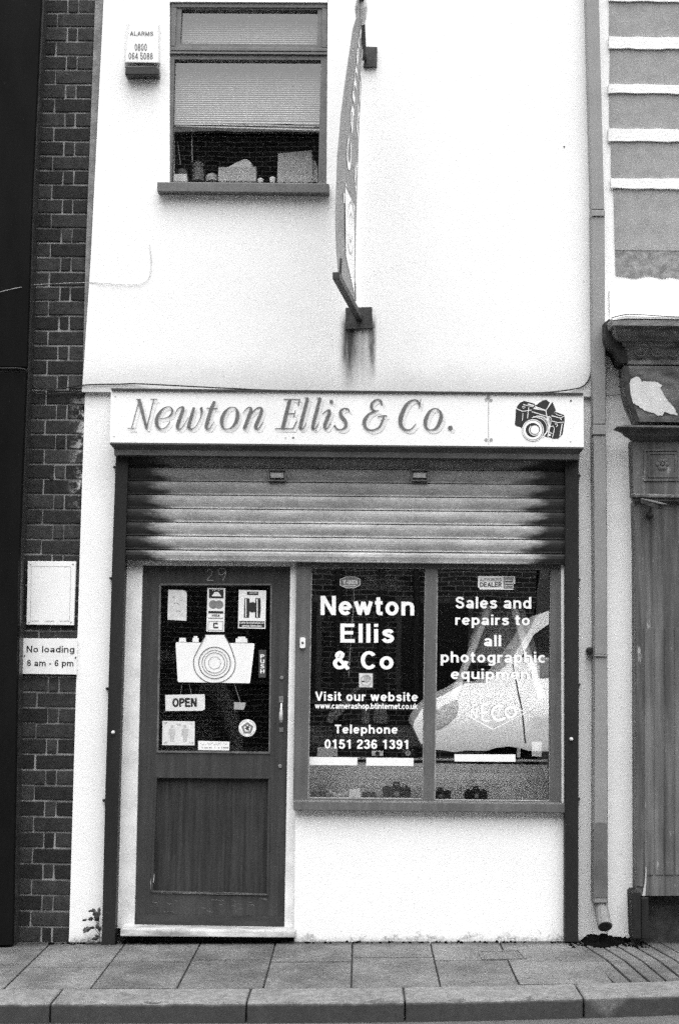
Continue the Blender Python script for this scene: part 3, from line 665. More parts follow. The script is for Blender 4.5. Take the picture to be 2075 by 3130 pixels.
# rooms behind the glass
def room(name, x0, x1, y0, y1, z0, z1, m):
    mb = MB(); v = [(x, y, z) for x in (x0, x1) for y in (y0, y1) for z in (z0, z1)]
    mb.add(v, [[0, 1, 3, 2], [4, 6, 7, 5], [0, 4, 5, 1], [2, 3, 7, 6], [1, 5, 7, 3]]); mb.add([v[0], v[4], v[6], v[2]], [[0, 1, 2, 3]])
    return build(name, mb, m, shop)
def openroom(name, x0, x1, y0, y1, z0, z1, m):
    mb = MB(); v = [(x, y, z) for x in (x0, x1) for y in (y0, y1) for z in (z0, z1)]
    mb.add(v, [[0, 1, 3, 2], [4, 6, 7, 5], [2, 3, 7, 6], [1, 5, 7, 3], [0, 2, 6, 4]]); return build(name, mb, m, shop)
openroom('shop_room', -1.25, 1.20, 0.2195, 4.0, 0.09, 2.62, DARKROOM)
openroom('upper_room', -1.2, 1.2, 0.2195, 3.5, W(700, 562, 0.22).z - 0.02, 5.7, ROOM)
bz = W(1100, 2330, 0.27).z
mb = MB(); x0d, x1d = W(915, 2300, 0.3).x, W(1712, 2300, 0.3).x; zbase = W(1100, 2452, 0.09).z
f = [(x0d - 0.05, 0.20, zbase), (x1d + 0.05, 0.20, zbase), (x1d + 0.05, 0.36, bz - 0.01), (x0d - 0.05, 0.36, bz - 0.01)]; mb.solid(f, [(p[0], p[1] + 0.02, p[2]) for p in f])
build('display_back_panel', mb, PINE, shop)
mb = MB(); mb.box(x0d - 0.05, x1d + 0.05, 0.0905, 0.25, zbase - 0.02, zbase); build('display_floor', mb, PINE, shop)
# shelf board with white price strips
zs = W(1100, 2318, 0.075).z
mb = MB(); mb.box(x0d, W(1690, 2330, 0.24).x, 0.075, 0.155, zs - 0.006, zs); build('display_shelf', mb, SHELFW, shop)
mb = MB(); zu = W(1100, 2222, 0.5).z; mb.box(x0d, W(1300, 2222, 0.5).x + 0.02, 0.56, 0.58, zu - 0.11, zu); build('upper_ledge', mb, M('ledge_board', 0.10, 0.25, 8), shop)
def strip(pts, label):
    mb = MB(); mb.prism(Q(ID, pts, 0.0395), 0.0395, 0.0402)
    single('price_strip', mb, PAPER, label, 'label strip', 'white strips along the display panes')
strip([KL(p) for p in ((192, 1828), (612, 1832), (610, 1902), (190, 1898))], 'blank white strip in the left pane, the one nearer the door')
strip([KL(p) for p in ((690, 1834), (1107, 1838), (1105, 1908), (690, 1905))], 'blank white strip in the left pane, the one nearer the mullion')
strip([KRb(p) for p in ((350, 447), (1014, 449), (1013, 529), (350, 525))], 'blank white strip in the right pane above the pine boards')

# ------------------------------------------------------------------ fascia sign
YS = -0.10
fs_ = thing('fascia_sign', W(1060, 1362, YS), 'long white shop name board with grey italic lettering and a camera drawing', 'sign')
mb = MB(); mb.px(ID, [(340, 1193), (1782, 1207), (1783, 1367), (337, 1353)], YS, -0.001); build('board', mb, BOARDW, fs_)
mb = MB(); mb.px(ID, [(341, 1186.5), (1782, 1200.5), (1782, 1206), (341, 1192.5)], YS - 0.012, -0.001); build('top_capping', mb, M('dark_capping', 0.04, 0.3, 20), fs_)
YT2 = YS - 0.0012
def letters(word, Y, dx=0, dy=0):
    mbs = [MB(), MB(), MB(), MB()]
    kf = lambda p: (KF(p)[0] + dx, KF(p)[1] + dy); k3 = lambda p: (K3(p)[0] + dx, K3(p)[1] + dy); k4 = lambda p: (K4(p)[0] + dx, K4(p)[1] + dy)
    mb = mbs[0]; S = lambda k, pts, w=None, c=False, sm=True: stroke(mb, k, pts, Y, w, c, sm)
    S(kf, [(288, 108), (225, 347)], 7, sm=False); S(kf, [(285, 106, 26), (349, 350, 20)], sm=False); S(kf, [(408, 108), (349, 347)], 8, sm=False)
    S(kf, [(262, 109), (300, 109)], 7, sm=False); S(kf, [(378, 109), (437, 109)], 7, sm=False); S(kf, [(190, 349), (250, 349)], 7, sm=False)
    S(kf, [(456, 270, 6), (510, 263, 8), (548, 238, 15), (561, 202, 16), (546, 176, 9), (513, 173, 8), (475, 196, 16), (440, 245, 26), (430, 295, 30), (442, 338, 20), (468, 353, 10), (505, 342, 8), (543, 293, 7)])
    S(kf, [(583, 232, 5), (606, 192, 9), (632, 174, 12), (650, 180, 22), (642, 210, 24), (605, 315, 28), (605, 345, 20), (622, 355, 9), (648, 335, 7), (695, 255, 5)])
    S(kf, [(740, 176, 22), (697, 320, 28), (702, 346, 18), (722, 354, 9), (752, 335, 7), (788, 275, 7), (801, 225, 12), (800, 185, 24), (797, 175, 14)])
    S(kf, [(910, 125, 22), (880, 190, 26), (842, 320, 28), (845, 350, 16), (862, 352, 8), (882, 333, 6), (906, 293, 6)]); S(kf, [(843, 184), (935, 184)], 9, sm=False)
    S(kf, [(1060, 175, 7), (1025, 183, 12), (985, 228, 24), (967, 290, 30), (980, 342, 14), (1005, 356, 8), (1045, 345, 12), (1082, 300, 24), (1099, 238, 30), (1088, 188, 14)], c=True)
    S(kf, [(1143, 225, 5), (1172, 188, 9), (1195, 177, 12), (1210, 186, 22), (1200, 225, 25), (1152, 355, 26)]); S(kf, [(1172, 285, 5), (1225, 212, 8), (1270, 179, 12), (1297, 188, 20), (1292, 225, 25), (1250, 325, 28), (1252, 350, 16), (1272, 350, 8), (1312, 295, 6)])
    mb = mbs[1]
    S(k3, [(1336, 634, 15), (1302, 769, 17)], sm=False); S(k3, [(1308, 634), (1383, 634)], 4.5, sm=False); S(k3, [(1381, 633), (1374, 664)], 5, sm=False)
    S(k3, [(1320, 700), (1358, 700)], 4.5, sm=False); S(k3, [(1361, 685), (1354, 714)], 4, sm=False); S(k3, [(1268, 769), (1352, 769)], 4.5, sm=False); S(k3, [(1350, 770), (1369, 732)], 5, sm=False)
    for x in (1418, 1475): S(k3, [(x, 627, 13), (x - 32, 750, 15), (x - 31, 768, 9), (x - 20, 766, 4), (x - 6, 742, 3)]); S(k3, [(x - 16, 628), (x + 4, 627)], 4, sm=False)
    S(k3, [(1485, 703, 3), (1506, 686, 6), (1519, 692, 13), (1497, 750, 15), (1499, 768, 9), (1508, 766, 4), (1524, 743, 3)]); disc(mb, k3, (1527, 645), 8.5, Y - 0.0001)
    S(k4, [(99, 668, 3), (93, 658, 8), (75, 654, 6), (60, 666, 12), (63, 688, 15), (80, 710, 15), (82, 733, 12), (64, 748, 6), (43, 744, 6), (33, 730, 8), (36, 738, 10)])
    mb = mbs[2]
    S(k4, [(243, 640, 4), (240, 622, 9), (222, 614, 6), (200, 630, 11), (198, 652, 11), (212, 664, 6), (230, 664, 4)])
    S(k4, [(215, 665, 5), (185, 680, 10), (165, 712, 17), (174, 742, 10), (200, 751, 7), (230, 738, 8), (246, 710, 9), (252, 690, 6)]); S(k4, [(224, 692, 4), (248, 687, 6), (266, 688, 8)])
    mb = mbs[3]
    S(k4, [(410, 640, 4), (404, 622, 8), (385, 616, 6), (355, 634, 13), (330, 685, 19), (327, 722, 16), (344, 746, 9), (370, 748, 6), (396, 722, 4)]); S(k4, [(417, 612), (409, 652)], 4, sm=False)
    S(k4, [(480, 654, 5), (455, 669, 11), (437, 710, 17), (443, 741, 9), (462, 750, 5), (487, 738, 11), (506, 700, 17), (503, 668, 9)], c=True)
    disc(mb, k4, (548, 741), 10.5, Y - 0.0001)
    return mbs
for m_ in letters(0, YS - 0.0008, 8, 9): build('letter_shadow', m_, SHADOWP, fs_)
for m_ in letters(0, YS - 0.0045): build('name_lettering', m_, LETTER, fs_)
# camera drawing
mb = MB(); Y = YS - 0.0008
for pts in ([(600, 330), (690, 372), (830, 345), (1040, 440), (1060, 745), (690, 612), (583, 568)],
            [(610, 300), (660, 240), (720, 215), (870, 255), (885, 292), (830, 345), (700, 368), (612, 322)],
            [(872, 290), (985, 208), (1040, 200), (1090, 240), (1032, 352)], [(1038, 352), (1125, 220), (1178, 352), (1112, 428), (1048, 440)],
            [(830, 328), (1032, 362), (1046, 438), (828, 374)], [(1115, 420), (1170, 372), (1300, 420), (1306, 490), (1275, 700), (1212, 762), (1140, 765), (1055, 730), (1078, 445)]):
    Y -= 0.0001; flat(mb, KE, pts, Y)
disc(mb, KE, (930, 580), 150, Y - 0.0002, 36); disc(mb, KE, (845, 640), 160, Y - 0.0003, 36)
build('camera_drawing', mb, INK, fs_)
mb = MB(); Y = YS - 0.0022
def ring_px(mb, k, c, r0, r1, Y, n=36, a0=0, a1=360):
    stroke(mb, k, [(c[0] + (r0 + r1) / 2 * math.cos(math.radians(a0 + (a1 - a0) * i / n)), c[1] + (r0 + r1) / 2 * math.sin(math.radians(a0 + (a1 - a0) * i / n)), r1 - r0) for i in range(n + 1)], Y, smooth=False)
ring_px(mb, KE, (845, 640), 146, 157, Y); ring_px(mb, KE, (843, 640), 104, 138, Y); disc(mb, KE, (872, 635), 62, Y - 0.0031)
ring_px(mb, KE, (868, 638), 70, 82, Y, 24, 20, 230); ring_px(mb, KE, (930, 580), 140, 150, Y, 24, -110, 60); ring_px(mb, KE, (885, 615), 160, 168, Y, 24, -110, 50); ring_px(mb, KE, (905, 600), 158, 163, Y, 24, -110, 50)
for pts, w in (([(600, 322), (698, 368), (830, 348)], 8), ([(700, 395), (692, 500)], 8), ([(785, 310), (765, 470)], 9), ([(870, 292), (1035, 355)], 9), ([(1032, 352), (1125, 225)], 10), ([(1032, 352), (1046, 440)], 10),
               ([(828, 372), (1075, 448), (1085, 600), (1060, 730)], 10), ([(1078, 440), (1110, 470), (1095, 580), (1060, 735)], 9), ([(1112, 430), (1245, 465), (1300, 435)], 10), ([(1115, 505), (1200, 530), (1290, 525)], 9),
               ([(1245, 465), (1258, 492)], 12), ([(1160, 550), (1195, 550), (1200, 575), (1180, 592)], 9), ([(1100, 590), (1140, 580), (1155, 620), (1130, 750)], 9), ([(1075, 665), (1125, 690)], 9), ([(1270, 545), (1235, 730)], 12),
               ([(690, 300), (715, 290), (735, 305), (710, 325), (690, 310)], 9), ([(705, 265), (745, 280), (850, 300)], 9), ([(770, 260), (860, 285)], 16), ([(1170, 400), (1230, 430), (1270, 420)], 8), ([(985, 745), (1060, 650)], 12), ([(850, 440), (1000, 490)], 9)):
    stroke(mb, KE, pts, Y, w, smooth=False)
disc(mb, KE, (1088, 712), 16, Y - 0.003)
build('drawing_highlight', mb, BOARDW, fs_)
mb = MB(); stroke(mb, KE, [(204, 110, 8), (202, 300, 9), (200, 560, 8), (203, 850, 7)], YS - 0.0015)
for c in ((170, 195), (235, 205), (165, 780), (240, 780), (203, 160)): disc(mb, KE, c, 24, YS - 0.0015 - c[0] * 2e-6, 12)
build('joint_strip', mb, M('joint_grime', 0.30, 0.5, 60), fs_)
for k, c in ((KF, (90, 82)), (KF, (78, 413)), (KF, (1558, 427)), (KF, (1494, 423)), (KE, (1395, 215)), (KE, (1390, 800)), (KF, (1230, 38))):
    p = W(*k(c), YS); mb = MB(); mb.lathe((p.x, YS - 0.003, p.z), [(0, 0.003), (0.003, 0.006)], 'y', 10); build('screw', mb, M('screw_head', 0.12, 0.3, 90) if c[0] in (1558, 1395) else SHADOWP, fs_)

# ------------------------------------------------------------------ roller shutter
rs = thing('roller_shutter', W(1060, 1700, 0), 'half raised galvanised roller shutter with sooty ends between dark guide rails', 'shutter')
mb = MB()
prof = [(-0.125, 1352), (-0.125, 1357), (-0.118, 1361), (-0.105, 1369), (-0.098, 1374), (-0.100, 1376), (-0.100, 1390), (-0.085, 1392)]
sl_ = 14.5 / 1447
def hoodpt(y, py, right):
    ex = (y + 0.125) / 0.027 * 15 if y < -0.0985 else 15
    px_ = 1783 - min(15, ex) * 0.95 if right else 336 + min(15, ex)
    p = W(px_, py + (sl_ * (px_ - 336)), y); return Vector((p.x, y, p.z))
Lp = [hoodpt(y, py, False) for y, py in prof]; Rp = [hoodpt(y, py, True) for y, py in prof]
n = len(prof)
Lb = [Vector((p.x, 0.03, p.z)) for p in Lp]; Rb = [Vector((p.x, 0.03, p.z)) for p in Rp]
mb.add(Lp + Rp + Lb + Rb, [[i, i + 1, n + i + 1, n + i] for i in range(n - 1)] + [[i, 2 * n + i, 2 * n + i + 1, i + 1] for i in range(n - 1)] + [[n + i, n + i + 1, 3 * n + i + 1, 3 * n + i] for i in range(n - 1)] + [[0, n, 3 * n, 2 * n], [n - 1, 3 * n - 1, 4 * n - 1, 2 * n - 1]])
build('hood', mb, HOOD, rs)
def rail(pts, side):
    mb = MB(); mb.px(ID, pts, -0.045, 0.0295); g = build('guide_rail', mb, DARKPAINT, rs, bevel=0.003)
    return g
gl1 = rail([(355, 1385), (393.6, 1385), (382.7, 1710), (364.3, 2399), (351.5, 2889), (311.5, 2889), (323, 2399), (344.4, 1680)], 0)
gl2 = rail([(1726.5, 1396), (1768, 1396), (1768.5, 1740), (1766.5, 2880), (1725.3, 2880), (1726, 2477)], 1)
for g, ps in ((gl1, [(350, 1427), (338, 1767), (327, 2105), (317, 2447)]), (gl2, [(1770, 1453), (1770, 1772), (1769.5, 2093), (1769, 2443)])):
    for c in ps:
        p = W(*c, 0.0); mb = MB(); mb.lathe((p.x, 0.005, p.z), [(0, 0.004), (0.004, 0.008), (0.026, 0.006)], 'y', 10)
        build('rail_bolt', mb, STEEL, g)
for g, c in ((gl1, KN((1132, 1825))), (gl2, KR((1312, 1670)))):
    p = W(*c, -0.045); mb = MB(); mb.lathe((p.x, -0.058, p.z), [(0, 0.004), (0.003, 0.0085), (0.014, 0.010)], 'y', 14); build('bullet_lock', mb, CHROME, g)
# curtain
xl, xr = W(389, 1500, -0.02).x - 0.012, W(1728, 1500, -0.02).x + 0.012
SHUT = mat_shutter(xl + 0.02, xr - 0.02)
mb = MB(); pf = []
slp = [(0.0, 0.009), (0.012, 0.001), (0.02, -0.0035), (0.065, -0.0035), (0.085, 0.0005), (0.10, 0.003), (0.16, 0.0025), (0.28, -0.0006), (0.42, -0.0036), (0.58, -0.0058), (0.74, -0.0060), (0.88, -0.0034), (0.955, -0.001), (0.968, 0.009)]
for k_ in range(0, 9):
    for a, y in slp: pf.append((-0.018 + y, SLAT0 + SLAT * (k_ + a)))
zbot = W(800, 1716.5, -0.02).z; ztp = SLAT0 - 0.003
low = [(-0.004, zbot), (-0.024, zbot), (-0.026, zbot + 0.006), (-0.018, zbot + 0.008), (-0.0205, zbot + 0.012), (-0.0255, zbot + 0.030), (-0.0245, ztp - 0.012), (-0.018, ztp - 0.001)]
pf = low + pf
N = len(pf); NX = 24
vs = []
for i in range(NX + 1):
    x = xl + (xr - xl) * i / NX; dz = -0.0085 * 0 * (x - xl)
    for y, z in pf: vs.append((x, y, z))
mb.add(vs, [[i * N + j, (i + 1) * N + j, (i + 1) * N + j + 1, i * N + j + 1] for i in range(NX) for j in range(N - 1)])
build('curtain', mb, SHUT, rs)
HANDM = M('handle_steel', 0.10, 0.4, 40)
for c in ((847, 1453), (1282, 1453)):
    p = W(*c, -0.035); mb = MB(); w_, h_ = 0.047, 0.032
    for bx in ((-w_, w_, h_ - 0.007, h_), (-w_, w_, -h_, -h_ + 0.007), (-w_, -w_ + 0.007, -h_ + 0.007, h_ - 0.007), (w_ - 0.007, w_, -h_ + 0.007, h_ - 0.007)):
        mb.box(p.x + bx[0], p.x + bx[1], -0.042, -0.022, p.z + bx[2], p.z + bx[3])
    hh = build('lifting_handle', mb, HANDM, rs, bevel=0.002)
    mb = MB(); mb.box(p.x - w_ + 0.012, p.x + w_ - 0.012, -0.034, -0.026, p.z - 0.012, p.z + 0.014); build('handle_flap', mb, M('dull_zinc', 0.34, 0.3, 60), hh)

# ------------------------------------------------------------------ projecting sign
ps = thing('projecting_sign', W(1095, 975), 'tall projecting sign seen edge on, held between two dark steel arms above the fascia', 'sign')
outer = [W(*p, -0.85) for p in ((1097, -70), (1094, 47), (1081, 86), (1073, 142), (1060, 233), (1045, 345), (1034, 475), (1029, 604), (1028, 690), (1031, 768), (1037, 838))]
inner = [W(*p, -0.13) for p in ((1117, 20), (1112, 110), (1110, 145), (1107, 190), (1104, 265), (1099, 362), (1095, 480), (1091, 600), (1088, 700), (1086, 800), (1086, 925))]
fn = Vector((1, -0.1, 0)).normalized()
mb = MB(); nv, nu = len(outer), 5
def sgn(u, v, off=0.0):
    f = v * (nv - 1); i = min(int(f), nv - 2); t = f - i
    return outer[i].lerp(outer[i + 1], t).lerp(inner[i].lerp(inner[i + 1], t), u) + fn * off
for off in (0.0, -0.006):
    mb.add([sgn(j / nu, i / 30, off) for i in range(31) for j in range(nu + 1)], [[i * (nu + 1) + j, i * (nu + 1) + j + 1, (i + 1) * (nu + 1) + j + 1, (i + 1) * (nu + 1) + j] for i in range(30) for j in range(nu)])
for u in (0, 1):
    mb.add([sgn(u, i / 30, o) for i in range(31) for o in (0.0, -0.006)], [[2 * i, 2 * i + 1, 2 * i + 3, 2 * i + 2] for i in range(30)])
build('sign_panel', mb, M('grey_sign_face', 0.24, 0.12, 8, 0.6, fine=0.15), ps)
mb = MB()
def sign_text(s, u0, u1, va, vb, bold=0.02, shear=0.0):
    vs, fs = text_geo(s, bold, shear); mb.add([sgn(u1 + (u0 - u1) * y, va + (vb - va) * x, 0.003 + 0.00004 * l) for x, y, l in vs], fs)
sign_text('Cameras', 0.36, 0.60, 0.635, 0.04, 15, 0.2)
sign_text('& Repairs', 0.80, 0.95, 0.69, 0.05, 12, 0.25)
build('sign_lettering', mb, LET, ps)
mb = MB()
def sq(pts): mb.add([sgn(u, v, 0.003) for u, v in pts], [list(range(len(pts)))])
sq([(0.35, 0.675), (0.85, 0.73), (0.90, 0.985), (0.42, 0.90)]); sq([(0.28, 0.69), (0.34, 0.69), (0.35, 0.72), (0.30, 0.72)]); sq([(0.36, 0.665), (0.42, 0.67), (0.42, 0.676), (0.37, 0.672)])
build('camera_emblem', mb, LET, ps)
mb = MB()
for r_ in (0.05, 0.10):
    c = (0.66, 0.80); P2 = [(c[0] + r_ * 1.7 * math.cos(a * 0.2094), c[1] + r_ * 0.8 * math.sin(a * 0.2094)) for a in range(31)]; P3 = [(c[0] + (r_ + 0.012) * 1.7 * math.cos(a * 0.2094), c[1] + (r_ + 0.012) * 0.8 * math.sin(a * 0.2094)) for a in range(31)]
    mb.add([sgn(u, v, 0.005) for ab in zip(P2, P3) for u, v in ab], [[2 * i, 2 * i + 1, 2 * i + 3, 2 * i + 2] for i in range(30)])
build('emblem_ring', mb, GREYP, ps)
def bar(mb, a, b, w, h):
    a, b = Vector(a), Vector(b); d = (b - a).normalized(); s = d.cross(Vector((0, 0, 1))).normalized() * w / 2; u = s.cross(d).normalized() * h / 2
    mb.solid([a + s + u, a - s + u, a - s - u, a + s - u], [b + s + u, b - s + u, b - s - u, b + s - u])
mb = MB(); bar(mb, W(1098, 972, -0.02), W(1027, 842, -0.93), 0.034, 0.034); build('lower_arm', mb, STEEL, ps, bevel=0.002)
mb = MB(); bar(mb, W(1112, 178, -0.02), W(1100, -60, -0.93), 0.03, 0.03); build('upper_arm', mb, STEEL, ps, bevel=0.002)
mb = MB(); p = W(1104, 18, -0.62); mb.lathe(p + Vector((0, -0.12, -0.04)), [(0, 0.028), (0.06, 0.033), (0.16, 0.030), (0.24, 0.024)], Vector((0, 1, 0.06)), 14); build('cloth_wrap', mb, DIRTYW, ps)
for q in ([(1056, 940), (1137, 938), (1139, 1003), (1056, 1006)], [(1119, 142), (1153, 143), (1152, 203), (1110, 205)]):
    mb = MB(); mb.px(ID, q, -0.022, -0.0005); build('wall_plate', mb, PLATE, ps, bevel=0.002)
mb = MB(); a = W(1042, 790, -0.86); mb.tube([a, W(1040, 842, -0.86)], 0.006, 6); build('tie_rod', mb, STEEL, ps); mb = MB(); b = W(1085, 865, -0.14); mb.tube([b, W(1086, 920, -0.14)], 0.004, 6); build('tie_rod', mb, STEEL, ps)

# ------------------------------------------------------------------ alarm box
al = thing('alarm_box', W(437, 230, -0.03), 'white burglar alarm box with phone number and dark strobe, left of the upper window', 'alarm')
mb = MB(); f = Q(K1, [(600, 108), (728, 112), (733, 290), (578, 288)], -0.075); bk = Q(K1, [(583, 100), (742, 104), (742, 296), (573, 294)], -0.001)
mb.solid(f, bk); build('alarm_cover', mb, WHITE, al, bevel=0.006)
mb = MB(); f = Q(K1, [(578, 302), (722, 300), (735, 315), (734, 346), (577, 347)], -0.065); bk = [Vector((p.x, -0.001, p.z)) for p in f]; mb.solid(f, bk); build('strobe_lens', mb, M('dark_strobe', 0.03, 0.3, 60, 0.25), al, bevel=0.008)
mb = MB(); AINK = M('alarm_print', 0.10); text(mb, 'ALARMS', K1, rectq(600, 144, 707, 164, 0.012), -0.0772, 0.0); build('lettering', mb, AINK, al)
mb = MB(); text(mb, '0800', K1, rectq(622, 200, 678, 233, 0.012), -0.0772, -0.006); build('lettering', mb, AINK, al)
mb = MB(); text(mb, '064 5088', K1, rectq(594, 241, 705, 273, 0.012), -0.0772, -0.006); build('lettering', mb, AINK, al)

# ------------------------------------------------------------------ left: black column, brick strip, notices
YBk = 0.035
bw_ = thing('brick_wall', W(180, 2870, YBk), 'narrow dark brick wall between black column and white shop', 'wall')
mb = MB(); mb.px(ID, [(-200, -500), (300, -500), (320, 0), (282, 800), (262, 1200), (246, 1700), (212, 2880), (-260, 2880)], YBk + 0.006, 0.25); build('mortar', mb, MORTAR, bw_)
mb = MB()
zA = W(150, 2105.5, YBk).z; Hc = 0.0818
def xj(px, py): return W(px, py, YBk).x
jA = xj(114, 2130); jB1, jB2 = xj(146, 2180), xj(179, 2180)
xRt = W(246, 2000, YBk).x
for k in range(-18, 48):
    z0 = zA - 0.012 - k * -Hc - Hc; z1 = z0 + Hc - 0.011
    typeA = (k % 2) == 0
    zz = (z0 + z1) / 2; pyz = None
    # right limit follows the leaning edge of the render
    rl = -1.452 - 0.0 + 0.02 if zz > 3.2 else -1.47
    base = [-2.6, -2.35, -2.12, jA] if typeA else [-2.5, -2.27, jB1 - 0.215, jB1, jB2]
    xsr = base + [rl]
    for a, b in zip(xsr[:-1], xsr[1:]):
        j = lambda: random.uniform(-0.0022, 0.0022)
        g = 0.0038
        dd = random.uniform(-0.0025, 0.002)
        f = [(a + g + j(), YBk + dd, z0 + j()), (b - g + j(), YBk + dd, z0 + j()), (b - g + j(), YBk + dd, z1 + j()), (a + g + j(), YBk + dd, z1 + j())]
        mb.solid(f, [(p[0], YBk + 0.05, p[2]) for p in f])
build('brickwork', mb, BRICK, bw_, bevel=0.004, seg=2)
mb = MB(); mb.px(ID, [(290, -400), (325, -400), (319, 0), (279, 800), (262, 1180), (253, 1180), (262, 800), (292, 0)], YBk - 0.012, YBk + 0.01); build('cement_strip', mb, CEMENT, bw_)
p = W(*crop(0, 1080, 480 / 1568)((521, 1243)), YBk); mb = MB(); mb.lathe((p.x, YBk - 0.004, p.z), [(0, 0.010), (0.004, 0.012)], 'y', 10); build('wall_plug', mb, INK, bw_)
bc = thing('black_column', W(40, 2880, -0.1), 'black painted shopfront column at the left edge beside the brick wall', 'column')
YC = -0.10
mb = MB(); mb.px(ID, [(-300, -600), (120, -600), (126, 0), (98, 597), (82, 1122), (-300, 1118)], YC, YBk); build('upper_shaft', mb, BLACK, bc, bevel=0.004)
mb = MB(); mb.px(ID, [(-300, 1137), (80, 1139), (58, 1700), (38, 2890), (-300, 2890)], YC - 0.01, YBk); build('lower_shaft', mb, BLACK, bc, bevel=0.004)
mb = MB(); mb.px(ID, [(-300, 1119), (82, 1123), (80, 1138), (-300, 1136)], YC + 0.03, YBk); build('joint_shelf', mb, INK, bc)
mb = MB(); mb.px(ID, [(126, -600), (140, -600), (136, 0), (106, 597), (90, 1125), (66, 1700), (45, 2890), (36, 2890), (56, 1700), (80, 1130), (97, 597), (126, 0)], YC + 0.035, YBk); build('edge_trim', mb, M('black_edge_trim', 0.03, 0.4, 20, 0.4), bc)
nb = thing('notice_board', W(156, 1909, 0.0), 'blank white framed notice on brick wall above the no loading sign', 'notice')
Yn = 0.012
mb = MB(); mb.px(KN, [(281, 115), (760, 118), (738, 755), (268, 749)], Yn, YBk); build('sheet', mb, PAPER, nb, bevel=0.002)
mb = MB()
for a, b in (((320, 165), (714, 168)), ((712, 168), (697, 708)), ((318, 165), (308, 710)), ((310, 712), (395, 711)), ((455, 713), (545, 712)), ((600, 712), (697, 712))):
    stroke(mb, KN, [a, b], Yn - 0.001, 3.5 if a[1] < 700 else 5, smooth=False)
build('border_line', mb, M('faded_grey_line', 0.4, 0.4, 60), nb)
for c in ((310, 146), (733, 143), (297, 722), (713, 722)):
    p = W(*KN(c), Yn); mb = MB(); mb.lathe((p.x, Yn - 0.003, p.z), [(0, 0.003), (0.003, 0.006)], 'y', 10); build('screw', mb, GREYP, nb)
nl = thing('no_loading_sign', W(152, 2060, 0.0), 'white no loading sign with black text on brick wall', 'sign')
Yn = 0.016
mb = MB(); mb.px(KN, [(236, 886), (778, 888), (768, 1248), (228, 1240)], Yn, YBk); build('plate', mb, WHITE, nl, bevel=0.0015)
mb = MB(); text(mb, 'No loading', KN, [(271, 960), (748, 962), (745, 1044), (270, 1042)], Yn - 0.001, -0.002); build('lettering', mb, INK, nl)
mb = MB(); text(mb, '8 am - 6 pm', KN, [(275, 1100), (738, 1102), (736, 1182), (273, 1180)], Yn - 0.001, 0.0); build('lettering', mb, INK, nl)
for c in ((250, 1060), (758, 1078)):
    p = W(*KN(c), Yn); mb = MB(); mb.lathe((p.x, Yn - 0.004, p.z), [(0, 0.003), (0.004, 0.005)], 'y', 10); build('screw', mb, STEEL, nl)

# ------------------------------------------------------------------ cables
def cable(name, k, pts, Y, r, m, label):
    P = []
    for p in pts: P.append((*k(p[:2]), p[2] if len(p) > 2 else Y))
    P = catmull(P, 6); mb = MB(); mb.tube([W(a, b, c) for a, b, c in P], r, 6)
    return single(name, mb, m, label, 'cable')
K5 = crop(0, 1080, 480 / 1568)
cable('cable', K5, [(-60, 150, -.12), (200, 150, -.12), (265, 175, -.11), (295, 230, 0.0), (325, 310, 0.02), (380, 355, .022), (480, 365, .022), (600, 352, .022), (720, 335, .022), (830, 318, -.006), (1000, 310, -.008), (1180, 308, -.008), (1330, 303, -.01), (1560, 312, -.03), (1900, 330, -.07), (2300, 350, -.09), (2900, 375, -0.10), (3600, 384, -.10), (4300, 394, -.10), (4900, 400, -.09), (5400, 392, -.06), (5600, 375, -.03), (5730, 356, -.012), (5800, 338, -.008), (5850, 300, -.008), (5885, 235, -.008), (5902, 165, -.006), (5925, 120, -.002)], -0.01, 0.0036, CABLE, 'thin black cable running along the top of the fascia sign from the brick wall')
cable('cable', K5, [(250, 165, -.11), (285, 240, 0.0), (305, 330, .02), (345, 390, .022), (430, 410, .022), (560, 400, .022), (700, 396, .022), (850, 400, .022)], 0, 0.003, CABLE, 'short dark loop of cable sagging across the brick wall below the column ledge')
cable('cable', K3, [(-20, 145, -.11), (60, 125, -.11), (130, 112, -.08), (170, 106, .02), (270, 100, .02), (410, 96, .0), (470, 99, -.006), (560, 105, -.006), (640, 104, -.006), (680, 85, -.006), (695, 50, -.006), (698, -10, -.006), (690, -80, -.003)], 0, 0.0014, M('grey_cable', 0.42, 0.4, 12), 'thin pale cable crossing the brick wall and curling up the white wall')

# ------------------------------------------------------------------ downpipe
dp = thing('downpipe', W(1840, 2830, -0.05), 'square grey plastic downpipe between white piers ending above a dark patch', 'downpipe')
Yp = -0.085
mb = MB(); mb.px(ID, [(1786, -400), (1823, -400), (1829.5, 0), (1846, 640), (1808, 640), (1791, 0)], Yp, -0.004)
mb.px(ID, [(1807, 662), (1847, 662), (1849, 1130), (1850, 1296), (1812, 1296), (1808, 800)], Yp, -0.004)
mb.px(ID, [(1813, 1330), (1850.5, 1330), (1853, 1700), (1854, 2000), (1817, 2000), (1816, 1700)], Yp, 0.026)
mb.px(ID, [(1817, 2008), (1854, 2008), (1855, 2760), (1815, 2760)], Yp, 0.026)
build('pipe', mb, PIPE, dp, bevel=0.004)
mb = MB(); mb.px(ID, [(1813.5, 2522), (1816, 2516), (1830, 2513), (1852, 2517), (1856, 2524), (1856.5, 2743), (1813, 2743)], Yp - 0.003, 0.0); build('lower_sleeve', mb, M('dark_pipe_sleeve', 0.11, 0.2, 8, 0.5), dp)
for a, b, c_, d_ in ((1807, 642, 1848, 660), (1811, 1298, 1851, 1328), (1815.5, 2001, 1855.5, 2007)):
    mb = MB(); mb.px(ID, [(a, b), (c_, b), (c_, d_), (a, d_)], Yp - 0.008, 0.0); build('pipe_collar', mb, PIPE, dp, bevel=0.003)
mb = MB()
